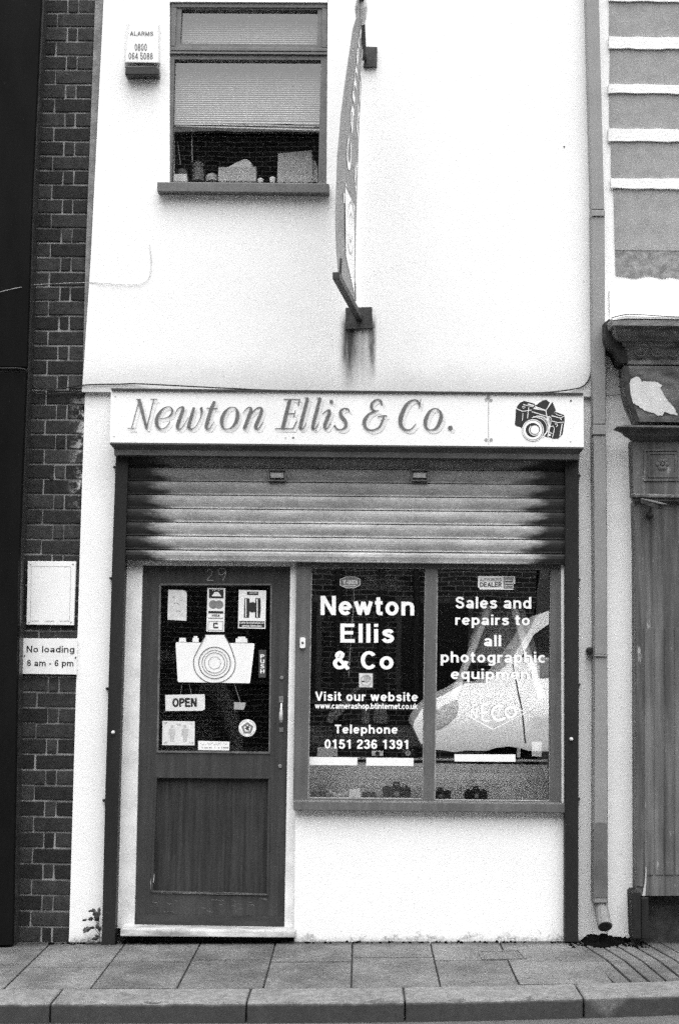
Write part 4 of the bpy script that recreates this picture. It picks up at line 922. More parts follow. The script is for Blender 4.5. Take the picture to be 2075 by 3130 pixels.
a = W(1838, 2770, Yp); mb.tube([(a.x, -0.045, a.z + 0.02), (a.x + 0.002, -0.055, a.z - 0.02), (a.x + 0.008, -0.10, a.z - 0.075), (a.x + 0.010, -0.125, a.z - 0.095)], [0.036, 0.037, 0.037, 0.038], 14)
build('shoe', mb, M('grey_pipe_shoe', 0.16, 0.3, 10), dp)
mb = MB(); c = Vector((a.x + 0.010, -0.126, a.z - 0.095)); mb.lathe(c, [(0, 0.031), (-0.002, 0.031)], Vector((0.0, 0.75, 0.55)), 16); build('shoe_mouth', mb, INK, dp)
p = W(*KR((1465, 890)), 0.03); mb = MB(); mb.lathe((p.x, -0.03, p.z), [(0, 0.010), (0.012, 0.016), (0.03, 0.019), (0.06, 0.017)], 'y', 9)
single('pipe_stub', mb, INK, 'small black stub sticking out of white pier left of downpipe', 'pipe stub')
# dirt at the foot
mb = MB(); random.seed(3)
bc_ = [G(*KBR(p)) for p in ((1118, 800), (1150, 772), (1200, 762), (1262, 778), (1330, 790), (1345, 815), (1320, 848), (1255, 868), (1190, 866), (1140, 848))]
cen = sum(bc_, Vector()) / len(bc_); ringp = []
bc2 = catmull([tuple(p) for p in bc_], 5, True)[:-1]
n = len(bc2); lv = 5; vs = []
for l in range(lv):
    for p in bc2:
        q = Vector(p).lerp(cen, l / lv * 0.95); r_ = random.uniform(-1, 1)
        h_ = 0.002 + (0.014 if l else 0) + l * 0.003 + random.uniform(0, 0.014) * (l > 0)
        q += Vector((r_ * 0.008, random.uniform(-0.008, 0.008), 0)); vs.append((q.x, q.y, gz(q.x) + h_))
vs.append((cen.x, cen.y, gz(cen.x) + 0.03))
mb.add(vs, [[l * n + i, l * n + (i + 1) % n, (l + 1) * n + (i + 1) % n, (l + 1) * n + i] for l in range(lv - 1) for i in range(n)] + [[(lv - 1) * n + i, (lv - 1) * n + (i + 1) % n, lv * n] for i in range(n)])
for i in range(260):     # crumbs and moss along the foot of the walls
    x = random.choice((random.uniform(1.10, 1.50), random.uniform(-1.6, -0.35), random.uniform(-0.35, 1.2))); y = random.uniform(-0.035, 0.0) if x < 1.1 else random.uniform(-0.16, -0.0)
    r_ = random.uniform(0.003, 0.011); mb.lathe((x, y, gz(x) - 0.002), [(0, r_), (r_ * 0.7, r_ * 0.8), (r_ * 1.1, r_ * 0.3)], 'z', 6)
for i in range(170):
    a_, r0_ = random.uniform(0, 6.283), random.random() ** 0.5; x, y = cen.x + 0.135 * r0_ * math.cos(a_), min(-0.004, cen.y + 0.075 * r0_ * math.sin(a_)); r_ = random.uniform(0.004, 0.013)
    mb.lathe((x, y, gz(x) + random.uniform(0, 0.02) * (1 - r0_)), [(0, r_), (r_ * 0.8, r_ * 0.8), (r_ * 1.4, r_ * 0.3)], 'z', 6)
o = setting('wet_soil', mb, SOIL, 'stuff')

# ------------------------------------------------------------------ right neighbour
nbg = thing('neighbouring_building', W(1950, 2850, 0.0), 'white building with grey painted blocks beyond the downpipe', 'building')
mb = MB(); mb.px(ID, [(1816, -150), (2900, -150), (2900, 2900), (1857, 2900), (1854, 1700), (1850, 1212), (1848.5, 1130), (1842.5, 800)], 0.002, 0.25); build('white_wall', mb, WALL, nbg)
rows = [((1861, -120), (1861, 3), 0), ((1862, 3), (1861, 110), 1), ((1865, 148), (1862, 255), 1), ((1862, 284), (1862, 391), 1), ((1867, 431), (1867, 543), 1), ((1875, 575), (1879, 764), 1)]
for (a, b, on) in rows:
    if not on: continue
    mb = MB(); R_ = 2600; s_ = 0.012
    mb.px(ID, [a, (R_, a[1] + s_ * (R_ - a[0])), (R_, b[1] + s_ * (R_ - b[0])), b], -0.006, 0.002); build('grey_block', mb, BLOCK, nbg)
random.seed(11)
edge = [(1882, 764)] + [(1882 + 22 * i, 764 + 0.012 * 22 * i + 60 + random.uniform(-14, 14)) for i in range(1, 32)]
mb = MB(); mb.px(ID, [(1879, 764), (2600, 773), (2600, 835)] + [(1881 + 24 * i, 846 - 0.0 * i + random.uniform(-5, 6)) for i in range(29, -1, -1)], -0.004, 0.002); build('worn_block', mb, M('dirty_blockwork', 0.20, 0.4, 22, 0.9, 80, 0.6, 0.004, specks=0.5), nbg)
bands = [(1860, -16, 2), (1860, 111, 147), (1858, 256, 283), (1858, 392, 430), (1866, 544, 574)]
for x, a, b in bands:
    mb = MB(); R_ = 2600; s_ = 0.012; top = [(x + 30 * i, a + s_ * 30 * i + random.uniform(-1.2, 1.2)) for i in range(25)]; bot = [(x + 30 * i, b + s_ * 30 * i + random.uniform(-1.5, 1.5)) for i in range(24, -1, -1)]
    mb.px(ID, top + bot, -0.017, 0.002); build('white_band', mb, BAND, nbg, bevel=0.0)
mb = MB(); stroke(mb, KCo, [(55, 1578, 8), (200, 1582, 9), (355, 1560, 10), (400, 1590, 10)], 0.0005); build('wall_crack', mb, GREYINK, nbg)
mb = MB(); mb.px(ID, [(1925, 2740), (2600, 2735), (2600, 2900), (1928, 2900)], -0.02, 0.002); build('plinth', mb, M('dark_plinth', 0.03, 0.5, 14, 0.9, bright=0.15), nbg)
# shopfront pilaster of the neighbour
sp = thing('shopfront_pilaster', W(2000, 2850, -0.1), 'weathered dark timber shopfront pilaster with carved cornice and peeling console at right', 'pilaster')
YPz = -0.10
XR = W(2600, 1500, YPz).x
def mould(rows, name, m, back=-0.001, bevel=0):
    """rows: (depth y, pixel y at the left end, pixel x of the left end)"""
    L = []; Rr = []
    for y, py, px_ in rows:
        p = W(px_, py, y); L.append(Vector((p.x, y, p.z))); q = W(2500, py + 0.012 * (2500 - px_), y); Rr.append(Vector((q.x, y, q.z)))
    n = len(rows); B = [Vector((p.x, back, p.z)) for p in L]; BR_ = [Vector((p.x, back, p.z)) for p in Rr]
    mb = MB(); mb.add(L + Rr + B + BR_, [[i, i + 1, n + i + 1, n + i] for i in range(n - 1)] + [[i, 2 * n + i, 2 * n + i + 1, i + 1] for i in range(n - 1)] + [[0, n, 3 * n, 2 * n], [n - 1, 2 * n - 1, 4 * n - 1, 3 * n - 1]])
    return build(name, mb, m, sp)
cor = mould([(-0.30, 974, 1872), (-0.31, 979, 1868), (-0.31, 994, 1872), (-0.295, 997, 1878), (-0.28, 1000, 1879), (-0.275, 1012, 1880), (-0.255, 1026, 1884), (-0.225, 1036, 1890), (-0.215, 1041, 1898), (-0.195, 1043, 1902), (-0.195, 1056, 1903), (-0.18, 1059, 1907), (-0.172, 1062, 1910), (-0.15, 1099, 1912), (-0.165, 1103, 1914), (-0.165, 1113, 1916), (-0.14, 1117, 1917)], 'cornice', CORN)
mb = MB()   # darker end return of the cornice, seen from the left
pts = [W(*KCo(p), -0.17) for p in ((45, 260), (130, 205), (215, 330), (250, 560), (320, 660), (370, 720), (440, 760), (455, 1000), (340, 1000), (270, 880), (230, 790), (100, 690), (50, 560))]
mb.prism(pts, -0.17, -0.001); build('cornice_end', mb, M('black_cornice_end', 0.022, 0.5, 20, 0.9, bright=0.1), cor)
mb = MB(); mb.px(KCo, [(160, 205), (420, 150), (1389, 178), (3600, 205), (3600, 235), (1389, 208), (430, 195), (200, 225)], -0.312, -0.002); build('lead_capping', mb, PEEL, cor)
c0 = KCo((680, 850)); 
for i in range(12):
    p = W(c0[0] + i * 50.2, c0[1] + i * 0.6, -0.165); mb = MB()
    for s_ in range(9):
        pass
    mb.lathe((p.x, -0.155, p.z + 0.022), [(-0.012, 0.005), (-0.010, 0.014), (-0.004, 0.021), (0.01, 0.024)], Vector((0, 1, 0.0)), 12)
    mb.ring((p.x, 0, p.z + 0.022), 0.028, 0.034, -0.172, -0.150, 16, math.pi, 2 * math.pi)
    mb.box(p.x - 0.034, p.x - 0.028, -0.172, -0.15, p.z + 0.022, p.z + 0.036); mb.box(p.x + 0.028, p.x + 0.034, -0.172, -0.15, p.z + 0.022, p.z + 0.036)
    build('egg_ornament', mb, CORN, cor)
# console block, its face sweeping in towards the foot
def console():
    rows = [(1118, -0.175, 1907), (1135, -0.170, 1909), (1160, -0.165, 1910), (1185, -0.160, 1912), (1205, -0.155, 1914), (1225, -0.148, 1919), (1245, -0.140, 1926), (1265, -0.132, 1934), (1289, -0.125, 1943)]
    L = [Vector((W(x, py, y).x, y, W(x, py, y).z)) for py, y, x in rows]; Rr = [Vector((p.x + 0.6, p.y, p.z)) for p in L]; B = [Vector((p.x, -0.001, p.z)) for p in L]; B2 = [Vector((p.x, -0.001, p.z)) for p in Rr]
    n = len(rows); mb = MB(); mb.add(L + Rr + B + B2, [[i, i + 1, n + i + 1, n + i] for i in range(n - 1)] + [[i, 2 * n + i, 2 * n + i + 1, i + 1] for i in range(n - 1)] + [[0, n, 3 * n, 2 * n], [n - 1, 2 * n - 1, 4 * n - 1, 3 * n - 1]])
    return build('console', mb, CORN, sp), rows
con, crow = console()
mb = MB()   # raised dark edge of the console
Ls = []
for py, y, x in crow:
    a = W(x - 2, py, y - 0.01); b = W(x + 12, py, y - 0.01); Ls.append((Vector((a.x, y - 0.012, a.z)), Vector((b.x, y - 0.012, b.z)), Vector((b.x, y + 0.01, b.z)), Vector((a.x, y + 0.01, a.z))))
mb.add([p for q in Ls for p in q], [[4 * i + e, 4 * i + (e + 1) % 4, 4 * i + 4 + (e + 1) % 4, 4 * i + 4 + e] for i in range(len(Ls) - 1) for e in range(4)])
build('console_edge', mb, M('dark_console_edge', 0.05, 0.5, 24, 0.9, bright=0.25), con)
def cony(py):
    for (a, ya, _), (b, yb, _) in zip(crow[:-1], crow[1:]):
        if a <= py <= b: return ya + (yb - ya) * (py - a) / (b - a)
    return crow[-1][1]
peel = [(505, 1300), (560, 1290), (580, 1255), (665, 1255), (710, 1335), (870, 1330), (1000, 1350), (1075, 1400), (1040, 1460), (1120, 1600), (1220, 1730), (1320, 1860), (1355, 1945), (1240, 1920), (1120, 1890), (1085, 1950), (985, 1950), (935, 1910), (820, 1890), (700, 1820), (640, 1770), (555, 1730), (520, 1620), (490, 1480), (480, 1400)]
rg = random.Random(2); pk = []
for (a, b), (c, d) in zip(peel, peel[1:] + peel[:1]):
    for t_ in range(4): pk.append((a + (c - a) * t_ / 4 + rg.uniform(-9, 9), b + (d - b) * t_ / 4 + rg.uniform(-9, 9)))
peel = pk
mb = MB(); vs = []
bmx = bmesh.new(); vv = []
for p in peel:
    s_ = KCo(p); y = cony(s_[1]) - 0.004; q = W(s_[0], s_[1], y); vv.append(bmx.verts.new((q.x, y, q.z)))
bmx.faces.new(vv); bmesh.ops.triangulate(bmx, faces=bmx.faces)
mb.add([v.co for v in bmx.verts], [[v.index for v in f.verts] for f in bmx.faces] if not bmx.verts.index_update() else []); bmx.free()
build('peeled_patch', mb, PEEL, con)
cap = mould([(-0.19, 1299, 1912), (-0.20, 1301, 1900), (-0.205, 1304, 1884), (-0.20, 1308, 1882), (-0.185, 1313, 1895), (-0.17, 1320, 1905), (-0.165, 1323, 1908), (-0.16, 1330, 1912), (-0.145, 1337, 1922), (-0.13, 1345, 1929), (-0.12, 1347, 1931)], 'capital', M('dark_capital_paint', 0.06, 0.5, 16, 0.8, 60, 0.4, 0.004, (0.4, 1, 1), bright=0.15), -0.11)
mb = MB(); mb.px(ID, [(1931, 1345), (2600, 1352), (2600, 1512), (1936, 1508)], -0.115, -0.001); fr = build('frieze_block', mb, PILW, sp)
def framepx(k, o, w, y0, y1):
    mb = MB(); n = 4
    i_ = [(o[0][0] + w, o[0][1] + w), (o[1][0] - w, o[1][1] + w), (o[2][0] - w, o[2][1] - w), (o[3][0] + w, o[3][1] - w)]
    for a in range(4): mb.px(k, [o[a], o[(a + 1) % 4], i_[(a + 1) % 4], i_[a]], y0 - 0.0004 * (a % 2), y1)
    return mb
build('panel_moulding', framepx(KC, [(705, 1345), (1042, 1345), (1042, 1648), (705, 1648)], 18, -0.122, -0.115), PILW, fr)
build('panel_moulding', framepx(KC, [(745, 1372), (1022, 1372), (1022, 1615), (745, 1615)], 22, -0.119, -0.115), PILW, fr)
p = W(*KC((880, 1490)), -0.115); mb = MB()
for i in range(6):
    a = i * math.pi / 3; mb.lathe((p.x + 0.022 * math.cos(a), -0.118, p.z + 0.022 * math.sin(a)), [(-0.004, 0.004), (-0.002, 0.011), (0.004, 0.014)], 'y', 10)
mb.lathe((p.x, -0.122, p.z), [(-0.004, 0.003), (0, 0.009), (0.008, 0.011)], 'y', 12); build('rosette', mb, PILW, fr)
mould([(-0.115, 1508, 1936), (-0.14, 1510, 1928), (-0.145, 1513, 1927), (-0.145, 1519, 1928), (-0.13, 1521, 1930), (-0.13, 1530, 1932), (-0.115, 1533, 1936)], 'necking', PILW, -0.10)
mb = MB(); mb.px(ID, [(1936, 1533), (2600, 1540), (2600, 2738), (1943, 2738), (1940.5, 1700)], YPz, -0.001)
shf = build('shaft', mb, PILW, sp)
FL = mat_wood('shadowed_flute_timber', 0.07, 30, 0.35, worn=0.3)
for i, x in enumerate((446, 508, 569, 629, 690, 751, 812)):
    mb = MB(); s_ = 7; o = []
    for a in range(9): o.append((x + s_ * math.cos(math.pi - a * math.pi / 8), 425 - 9 * math.sin(a * math.pi / 8)))
    for e, sg in ((1, 1),):
        A = Q(KP, o + [(x + s_, 1920), (x - s_, 1920)], YPz - 0.0008)
    # two raised fillets make the groove between them
    mb = MB(); mb.px(KP, [(x + 5, 430), (x + 56, 430), (x + 56, 1920), (x + 5, 1920)], YPz - 0.004, YPz); build('fillet', mb, PILW, shf, bevel=0.0015)
mb = MB(); mb.px(KP, [(400, 430), (438, 430), (440, 1990), (401, 1990)], YPz - 0.006, YPz); build('fillet', mb, PILW, shf, bevel=0.003)
mb = MB(); mb.px(ID, [(1930, 2732), (1938, 2726), (1957, 2728), (1958, 2870), (1934, 2870)], -0.135, -0.001); mb.px(ID, [(1958, 2744), (1981, 2744), (1981, 2870), (1959, 2870)], -0.115, -0.001); build('base_block', mb, M('black_base_block', 0.008, 0.4, 20, 0.8), sp, bevel=0.004)
mb = MB(); stroke(mb, ID, [(1973, 2650, 2), (1972, 2690, 4), (1966, 2738, 9)], YPz - 0.0112); build('split_paint', mb, GREYP, shf)
# fitting under the necking
ft = thing('security_camera', W(*KCl((1000, 1600)), -0.16), 'small dark tilted security camera mounted under the pilaster ledge', 'security camera')
mb = MB(); a, b = W(*KCl((830, 1550)), -0.14), W(*KCl((1180, 1665)), -0.24); bar(mb, a, b, 0.035, 0.022); build('camera_housing', mb, M('dirty_camera_housing', 0.05, 0.4, 30), ft, bevel=0.003)
mb = MB(); a, b = W(*KCl((840, 1520)), -0.14), W(*KCl((1250, 1620)), -0.26); bar(mb, a + Vector((0, 0, 0.004)), b + Vector((0, 0, 0.004)), 0.044, 0.005); build('sun_hood', mb, M('grey_camera_hood', 0.12, 0.4, 30, bright=0.3), ft)
mb = MB(); p = W(*KCl((985, 1830)), -0.14); mb.lathe((p.x, -0.155, p.z), [(0, 0.006), (0.005, 0.014), (0.03, 0.018), (0.056, 0.018)], 'y', 14); mb.tube([(p.x, -0.13, p.z), W(*KCl((985, 1640)), -0.14)], 0.007, 8); build('mount', mb, INK, ft)
cable('cable', KCo, [(160, 190, -.30), (280, 155, -.315), (420, 130, -.318), (700, 130, -.318), (1000, 150, -.318), (1400, 170, -.318), (2200, 200, -.318)], -.318, 0.0028, CABLE, 'thin black cable lying along the top of the dark cornice at right')
cable('cable', KCo, [(118, -300, -.004), (122, 0, -.004), (125, 190, -.02), (135, 220, -.1)], 0, 0.002, M('grey_wire', 0.25), 'thin grey wire running down the white wall onto the cornice end')

# ------------------------------------------------------------------ notices on the door glass
YG = 0.0685
def sheet(name, k, pts, label, cat, m=PAPER, Y=YG, th=0.0012, group=None, extra=()):
    ex = list(extra)
    if not ex:
        mb = MB(); mb.px(k, pts, Y - th, Y); return single(name, mb, m, label, cat, group)
    q = Q(k, pts, Y); c = sum(q, Vector()) / len(q)
    t = thing(name, (c.x, Y, min(p.z for p in q)), label, cat, group)
    mb = MB(); mb.px(k, pts, Y - th, Y); build('sheet', mb, m, t)
    for n_, fn_, mm in ex:
        mb = MB(); fn_(mb, Y - th - 0.0006); build(n_, mb, mm, t)
    return t
def dots(mb, Y, k, x0, y0, x1, y1, rows, rng, fill=0.7):
    h_ = (y1 - y0) / rows
    for r_ in range(rows):
        x = x0
        while x < x1:
            w_ = rng.uniform(4, 11)
            if rng.random() < fill: flat(mb, k, rectq(x, y0 + r_ * h_, min(x + w_, x1), y0 + r_ * h_ + h_ * 0.55), Y)
            x += w_ + 3
rng = random.Random(5)
sheet('paper_note', KD, [(392, 355), (530, 360), (552, 375), (557, 395), (553, 632), (385, 622)], 'curled faded paper note in top left of the door glass', 'note', M('faded_paper', 0.62, 0.12, 40, 0.8, fine=0.1),
      extra=[('faint_print', lambda mb, Y: [stroke(mb, KD, p, Y, 6) for p in ([(440, 480), (465, 470), (490, 485)], [(455, 545), (480, 540), (500, 550)], [(430, 420), (450, 415)])], GREYP)])
def pay_dark(mb, Y):
    flat(mb, KD, [(753, 352), (883, 354), (882, 433), (752, 431)], Y); flat(mb, KD, [(748, 544), (880, 546), (880, 568), (748, 566)], Y)
    text(mb, 'VISA', KD, rectq(780, 574, 846, 596), Y, 0.02, 0.3); dots(mb, Y, KD, 750, 604, 876, 622, 1, rng, 0.95)
    stroke(mb, KD, [(830, 655, 14), (796, 655, 14), (796, 690, 14), (834, 690, 14)], Y, smooth=False)
    for a, b in (((748, 637), (878, 637)), ((878, 637), (876, 716)), ((876, 716), (744, 714)), ((744, 714), (748, 637))): stroke(mb, KD, [a, b], Y, 3, smooth=False)
sheet('payment_sticker', KD, [(740, 340), (898, 342), (887, 730), (730, 727)], 'tall white card payment sticker above the camera cutout', 'sticker',
      extra=[('printed_marks', pay_dark, INK), ('grey_ovals', lambda mb, Y: (disc(mb, KD, (790, 487), 38, Y), disc(mb, KD, (842, 488), 38, Y - 0.0002)), GREYINK),
             ('white_marks', lambda mb, Y: (flat(mb, KD, [(805, 375), (835, 375), (862, 415), (775, 413)], Y - 0.0006), dots(mb, Y - 0.0006, KD, 785, 360, 850, 370, 1, rng)), PAPER)])
def bino(mb, Y):
    for x in (1068, 1166): flat(mb, KD, [(x, 430), (x + 44, 432), (x + 46, 520), (x + 40, 606), (x - 6, 604), (x - 4, 520)], Y)
    disc(mb, KD, (1138, 512), 46, Y - 0.0001, 20); flat(mb, KD, [(1090, 372), (1190, 374), (1189, 404), (1089, 402)], Y); flat(mb, KD, [(1020, 632), (1246, 636), (1244, 692), (1018, 688)], Y)
def bino_w(mb, Y):
    for x in (1080, 1180): stroke(mb, KD, [(x, 436), (x, 600)], Y - 0.0005, 9, smooth=False)
    text(mb, 'Call in for best prices on', KD, rectq(1026, 640, 1240, 660, 0.01), Y - 0.0005, 0.02); text(mb, 'service binoculars', KD, rectq(1045, 666, 1220, 684, 0.01), Y - 0.0005, 0.02); dots(mb, Y - 0.0005, KD, 1100, 382, 1180, 394, 1, rng)
sheet('binocular_poster', KD, [(1017, 357), (1260, 362), (1253, 703), (1010, 697)], 'small poster showing dark binoculars in top right of the door glass', 'poster', extra=[('printed_picture', bino, INK), ('white_print', bino_w, PAPER)])
# camera shaped cutout
cc = thing('camera_cutout', W(*KD((800, 1180)), YG), 'large white cutout in the shape of a camera on the door glass', 'cutout sign')
mb = MB(); mb.px(KD, [(465, 822), (682, 826), (722, 757), (890, 757), (930, 829), (1150, 832), (1156, 842), (1117, 1178), (1108, 1186), (483, 1176), (475, 1166), (457, 830)], YG - 0.004, YG)
mb.px(KD, [(492, 783), (545, 783), (551, 819), (485, 819)], YG - 0.004, YG); mb.px(KD, [(618, 767), (650, 767), (650, 785), (661, 785), (661, 821), (607, 821), (607, 785), (618, 785)], YG - 0.004, YG); mb.px(KD, [(1010, 773), (1076, 773), (1076, 788), (1092, 790), (1094, 826), (988, 826), (990, 788), (1010, 788)], YG - 0.004, YG)
build('cutout_board', mb, PAPER, cc)
mb = MB(); Y = YG - 0.0048
stroke(mb, KD, [(722, 762), (660, 880), (622, 960), (617, 1020), (640, 1095), (700, 1155), (760, 1180), (850, 1178), (920, 1145), (970, 1085), (986, 1005), (965, 920), (930, 830), (890, 760)], Y, 6)
for r_, w_ in ((140, 6), (112, 4), (90, 4), (54, 3)): ring_px(mb, KD, (803, 1005), r_ - w_ / 2, r_ + w_ / 2, Y)
build('drawn_outline', mb, INK, cc)
sg = sheet('open_sign', KD, [(365, 1290), (712, 1283), (717, 1292), (717, 1415), (690, 1430), (367, 1432)], 'white hanging sign reading OPEN inside the door', 'sign', M('bright_card', 0.9, 0.02, fine=0.02), Y=0.0785,
      extra=[('sign_lettering', lambda mb, Y: text(mb, 'OPEN', KD, [(428, 1318), (645, 1314), (645, 1396), (428, 1398)], Y, 0.03), INK)])
mb = MB(); mb.tube([W(*KD((500, 1290)), 0.078), W(*KD((515, 1180)), 0.078)], 0.0008, 5); mb.tube([W(*KD((600, 1290)), 0.078), W(*KD((575, 1190)), 0.078)], 0.0008, 5); build('hanging_cord', mb, GREYP, sg)
t = sheet('push_sign', KD, [(1195, 890), (1260, 890), (1256, 1135), (1193, 1135)], 'narrow dark vertical sign reading PUSH at the right of the door glass', 'sign', M('dark_grey_plastic', 0.05, 0.2),
      extra=[('sign_lettering', lambda mb, Y: [text(mb, ch, KD, rectq(1208, 930 + 44 * i, 1244, 966 + 44 * i), Y, 0.02) for i, ch in enumerate('PUSH')], PAPER)])
t = sheet('grey_tag', KD, [(975, 1352), (1078, 1358), (1072, 1390), (1060, 1422), (975, 1418)], 'small grey tag hanging from a cord right of the OPEN sign', 'tag', GREYP, Y=0.079)
mb = MB(); mb.tube([W(*KD((975, 1185)), 0.0785), W(*KD((1030, 1350)), 0.0785)], 0.001, 5); build('hanging_cord', mb, GREYP, t) if False else single('tag_cord', mb, GREYP, 'thin cord running from camera cutout down to the small grey tag', 'cord')
def person(mb, Y, x):
    disc(mb, KD, (x, 1568), 14, Y, 14); flat(mb, KD, [(x - 28, 1588), (x + 28, 1588), (x + 30, 1645), (x + 20, 1645), (x + 16, 1702), (x + 4, 1702), (x, 1650), (x - 4, 1702), (x - 16, 1702), (x - 20, 1645), (x - 30, 1645)], Y)
sheet('distance_poster', KD, [(340, 1520), (627, 1525), (625, 1737), (338, 1735)], 'pale poster with two grey standing figures at the bottom left of the door glass', 'poster', M('pale_poster', 0.66, 0.08, 30, fine=0.1),
      extra=[('printed_figures', lambda mb, Y: (person(mb, Y, 426), person(mb, Y, 540)), GREYP), ('corner_print', lambda mb, Y: [dots(mb, Y - 0.0003, KD, a, b, a + 38, b + 18, 2, rng) for a, b in ((352, 1532), (580, 1540), (352, 1705), (580, 1710), (465, 1545))], GREYINK)])
sheet('address_label', KD, [(657, 1697), (934, 1705), (932, 1783), (657, 1778)], 'white label strip with small print along bottom of the door glass', 'label', extra=[('small_print', lambda mb, Y: dots(mb, Y, KD, 668, 1752, 925, 1772, 1, rng, 0.75), GREYINK), ('faint_print', lambda mb, Y: dots(mb, Y, KD, 675, 1712, 915, 1740, 2, rng, 0.5), GREYP)])
cb = [(1093 + 77 * math.cos(i * math.pi / 16), 1583 + 77 * math.sin(i * math.pi / 16)) for i in range(32)]
def lion(mb, Y):
    for pts, w_ in (([(1080, 1560), (1093, 1580), (1085, 1600)], 9), ([(1110, 1560), (1093, 1580), (1108, 1605)], 9), ([(1070, 1585), (1093, 1580), (1115, 1578)], 7)): stroke(mb, KD, pts, Y - 0.0004, w_)
sheet('round_badge', KD, cb, 'round white badge sticker with grey pentagon at the bottom right of the door glass', 'sticker',
      extra=[('pentagon', lambda mb, Y: flat(mb, KD, [(1093 + 56 * math.sin(i * math.pi * 0.4), 1586 - 56 * math.cos(i * math.pi * 0.4)) for i in range(5)], Y), M('badge_grey', 0.17, 0.3, 60)),
             ('pentagon_face', lambda mb, Y: flat(mb, KD, [(1093 + 34 * math.sin(i * math.pi * 0.4), 1586 - 34 * math.cos(i * math.pi * 0.4)) for i in range(5)], Y - 0.0003), PAPER), ('badge_mark', lambda mb, Y: lion(mb, Y - 0.0003), INK),
             ('rim_print', lambda mb, Y: [flat(mb, KD, [(1093 + r_ * math.cos(a), 1583 + r_ * math.sin(a)) for r_, a in ((62, b), (62, b + .1), (70, b + .1), (70, b))], Y) for b in [x * 0.21 for x in range(30) if x % 15 not in (0, 1, 7, 8)]], GREYINK)])

# stickers on the display panes
sheet('no_smoking_sticker', KL, [(627, 1090), (747, 1092), (746, 1215), (627, 1213)], 'small square sticker with a round emblem under the word Co', 'sticker', M('pale_sticker', 0.6, 0.1, 60), Y=0.040,
      extra=[('round_emblem', lambda mb, Y: (ring_px(mb, KL, (690, 1152), 44, 50, Y), disc(mb, KL, (695, 1140), 30, Y - 0.0002, 16)), M('emblem_grey', 0.34, 0.4, 80)), ('dark_bar', lambda mb, Y: flat(mb, KL, [(648, 1157), (676, 1157), (676, 1166), (648, 1166)], Y - 0.0006), INK)])
def hexo(mb, Y):
    P6 = [(460, 262), (515, 240), (588, 241), (636, 264), (636, 312), (585, 338), (512, 337), (460, 314)]
    for a, b in zip(P6, P6[1:] + P6[:1]): stroke(mb, KL, [a, b], Y, 5, smooth=False)
    text(mb, 'Y-INDI', KL, rectq(482, 266, 612, 306), Y, 0.02); dots(mb, Y, KL, 490, 314, 606, 328, 1, rng)
sheet('hexagonal_sticker', KL, [(460, 262), (515, 240), (588, 241), (636, 264), (636, 312), (585, 338), (512, 337), (460, 314)], 'small six-sided dark sticker with pale outline above the word Newton', 'sticker', M('dark_sticker', 0.16, 0.2, 60), Y=0.040, extra=[('pale_print', hexo, M('pale_print', 0.6))])
sheet('dark_dealer_plaque', KL, [(640, 216), (1004, 218), (1003, 360), (640, 358)], 'nearly black plaque with faint dealer lettering at the top of left pane', 'plaque', M('near_black', 0.012), Y=0.075,
      extra=[('faint_lettering', lambda mb, Y: (text(mb, 'AUTHORIZED DEALER', KL, rectq(676, 240, 966, 272), Y, 0.01), text(mb, 'SPECIALIST SALES CENTRE', KL, rectq(682, 288, 958, 310), Y), text(mb, 'ACCESSORIES & SERVICE', KL, rectq(688, 320, 945, 342), Y)), M('faint_print_dark', 0.10))])
def deal(mb, Y):
    text(mb, 'AUTHORIZED', KR, rectq(507, 252, 700, 280), Y, 0.0); text(mb, 'DEALER', KR, rectq(508, 287, 700, 332), Y, 0.02); flat(mb, KR, [(715, 240), (808, 242), (806, 346), (715, 344)], Y)
def deal_w(mb, Y):
    for a, b in ((250, 292), (300, 338)):
        P = rectq(726, a, 800, b)
        for p, q in zip(P, P[1:] + P[:1]): stroke(mb, KR, [p, q], Y - 0.0006, 4, smooth=False)
        dots(mb, Y - 0.0006, KR, 734, a + 14, 792, b - 8, 1, rng, 0.95)
sheet('dealer_sticker', KR, [(496, 232), (812, 235), (816, 242), (816, 300), (806, 306), (806, 350), (800, 354), (505, 351), (502, 338), (490, 332), (490, 238)], 'white authorized dealer sticker with dark right half at top of right pane', 'sticker', Y=0.040, extra=[('dark_print', deal, M('sticker_dark_print', 0.07)), ('white_print', deal_w, PAPER)])
dl = thing('diamond_decal', W(*KR((640, 1440)), 0.0405), 'large white outlined diamond decal with slanting letters low on the right pane', 'decal')
mb = MB(); P4 = [(655, 1296), (908, 1436), (622, 1584), (372, 1450)]
for a, b in zip(P4, P4[1:] + P4[:1]): stroke(mb, KR, [a, b], 0.0405, 8, smooth=False)
DEC = M('translucent_white_decal', 0.88, 0.1, 30); build('outline', mb, DEC, dl)
mb = MB(); ring_px(mb, KR, (776, 1432), 34, 56, 0.0398); ring_px(mb, KR, (676, 1440), 50, 74, 0.0398, 30, 40, 300)
for pts in ([(522, 1368), (528, 1508)], [(522, 1372), (580, 1360)], [(525, 1436), (575, 1430)], [(528, 1505), (590, 1512)]): stroke(mb, KR, pts, 0.0398, 20, smooth=False)
for pts in ([(430, 1490), (432, 1405)], [(432, 1405), (480, 1490)], [(480, 1490), (480, 1395)]): stroke(mb, KR, pts, 0.0398, 16, smooth=False)
build('decal_lettering', mb, DEC, dl)
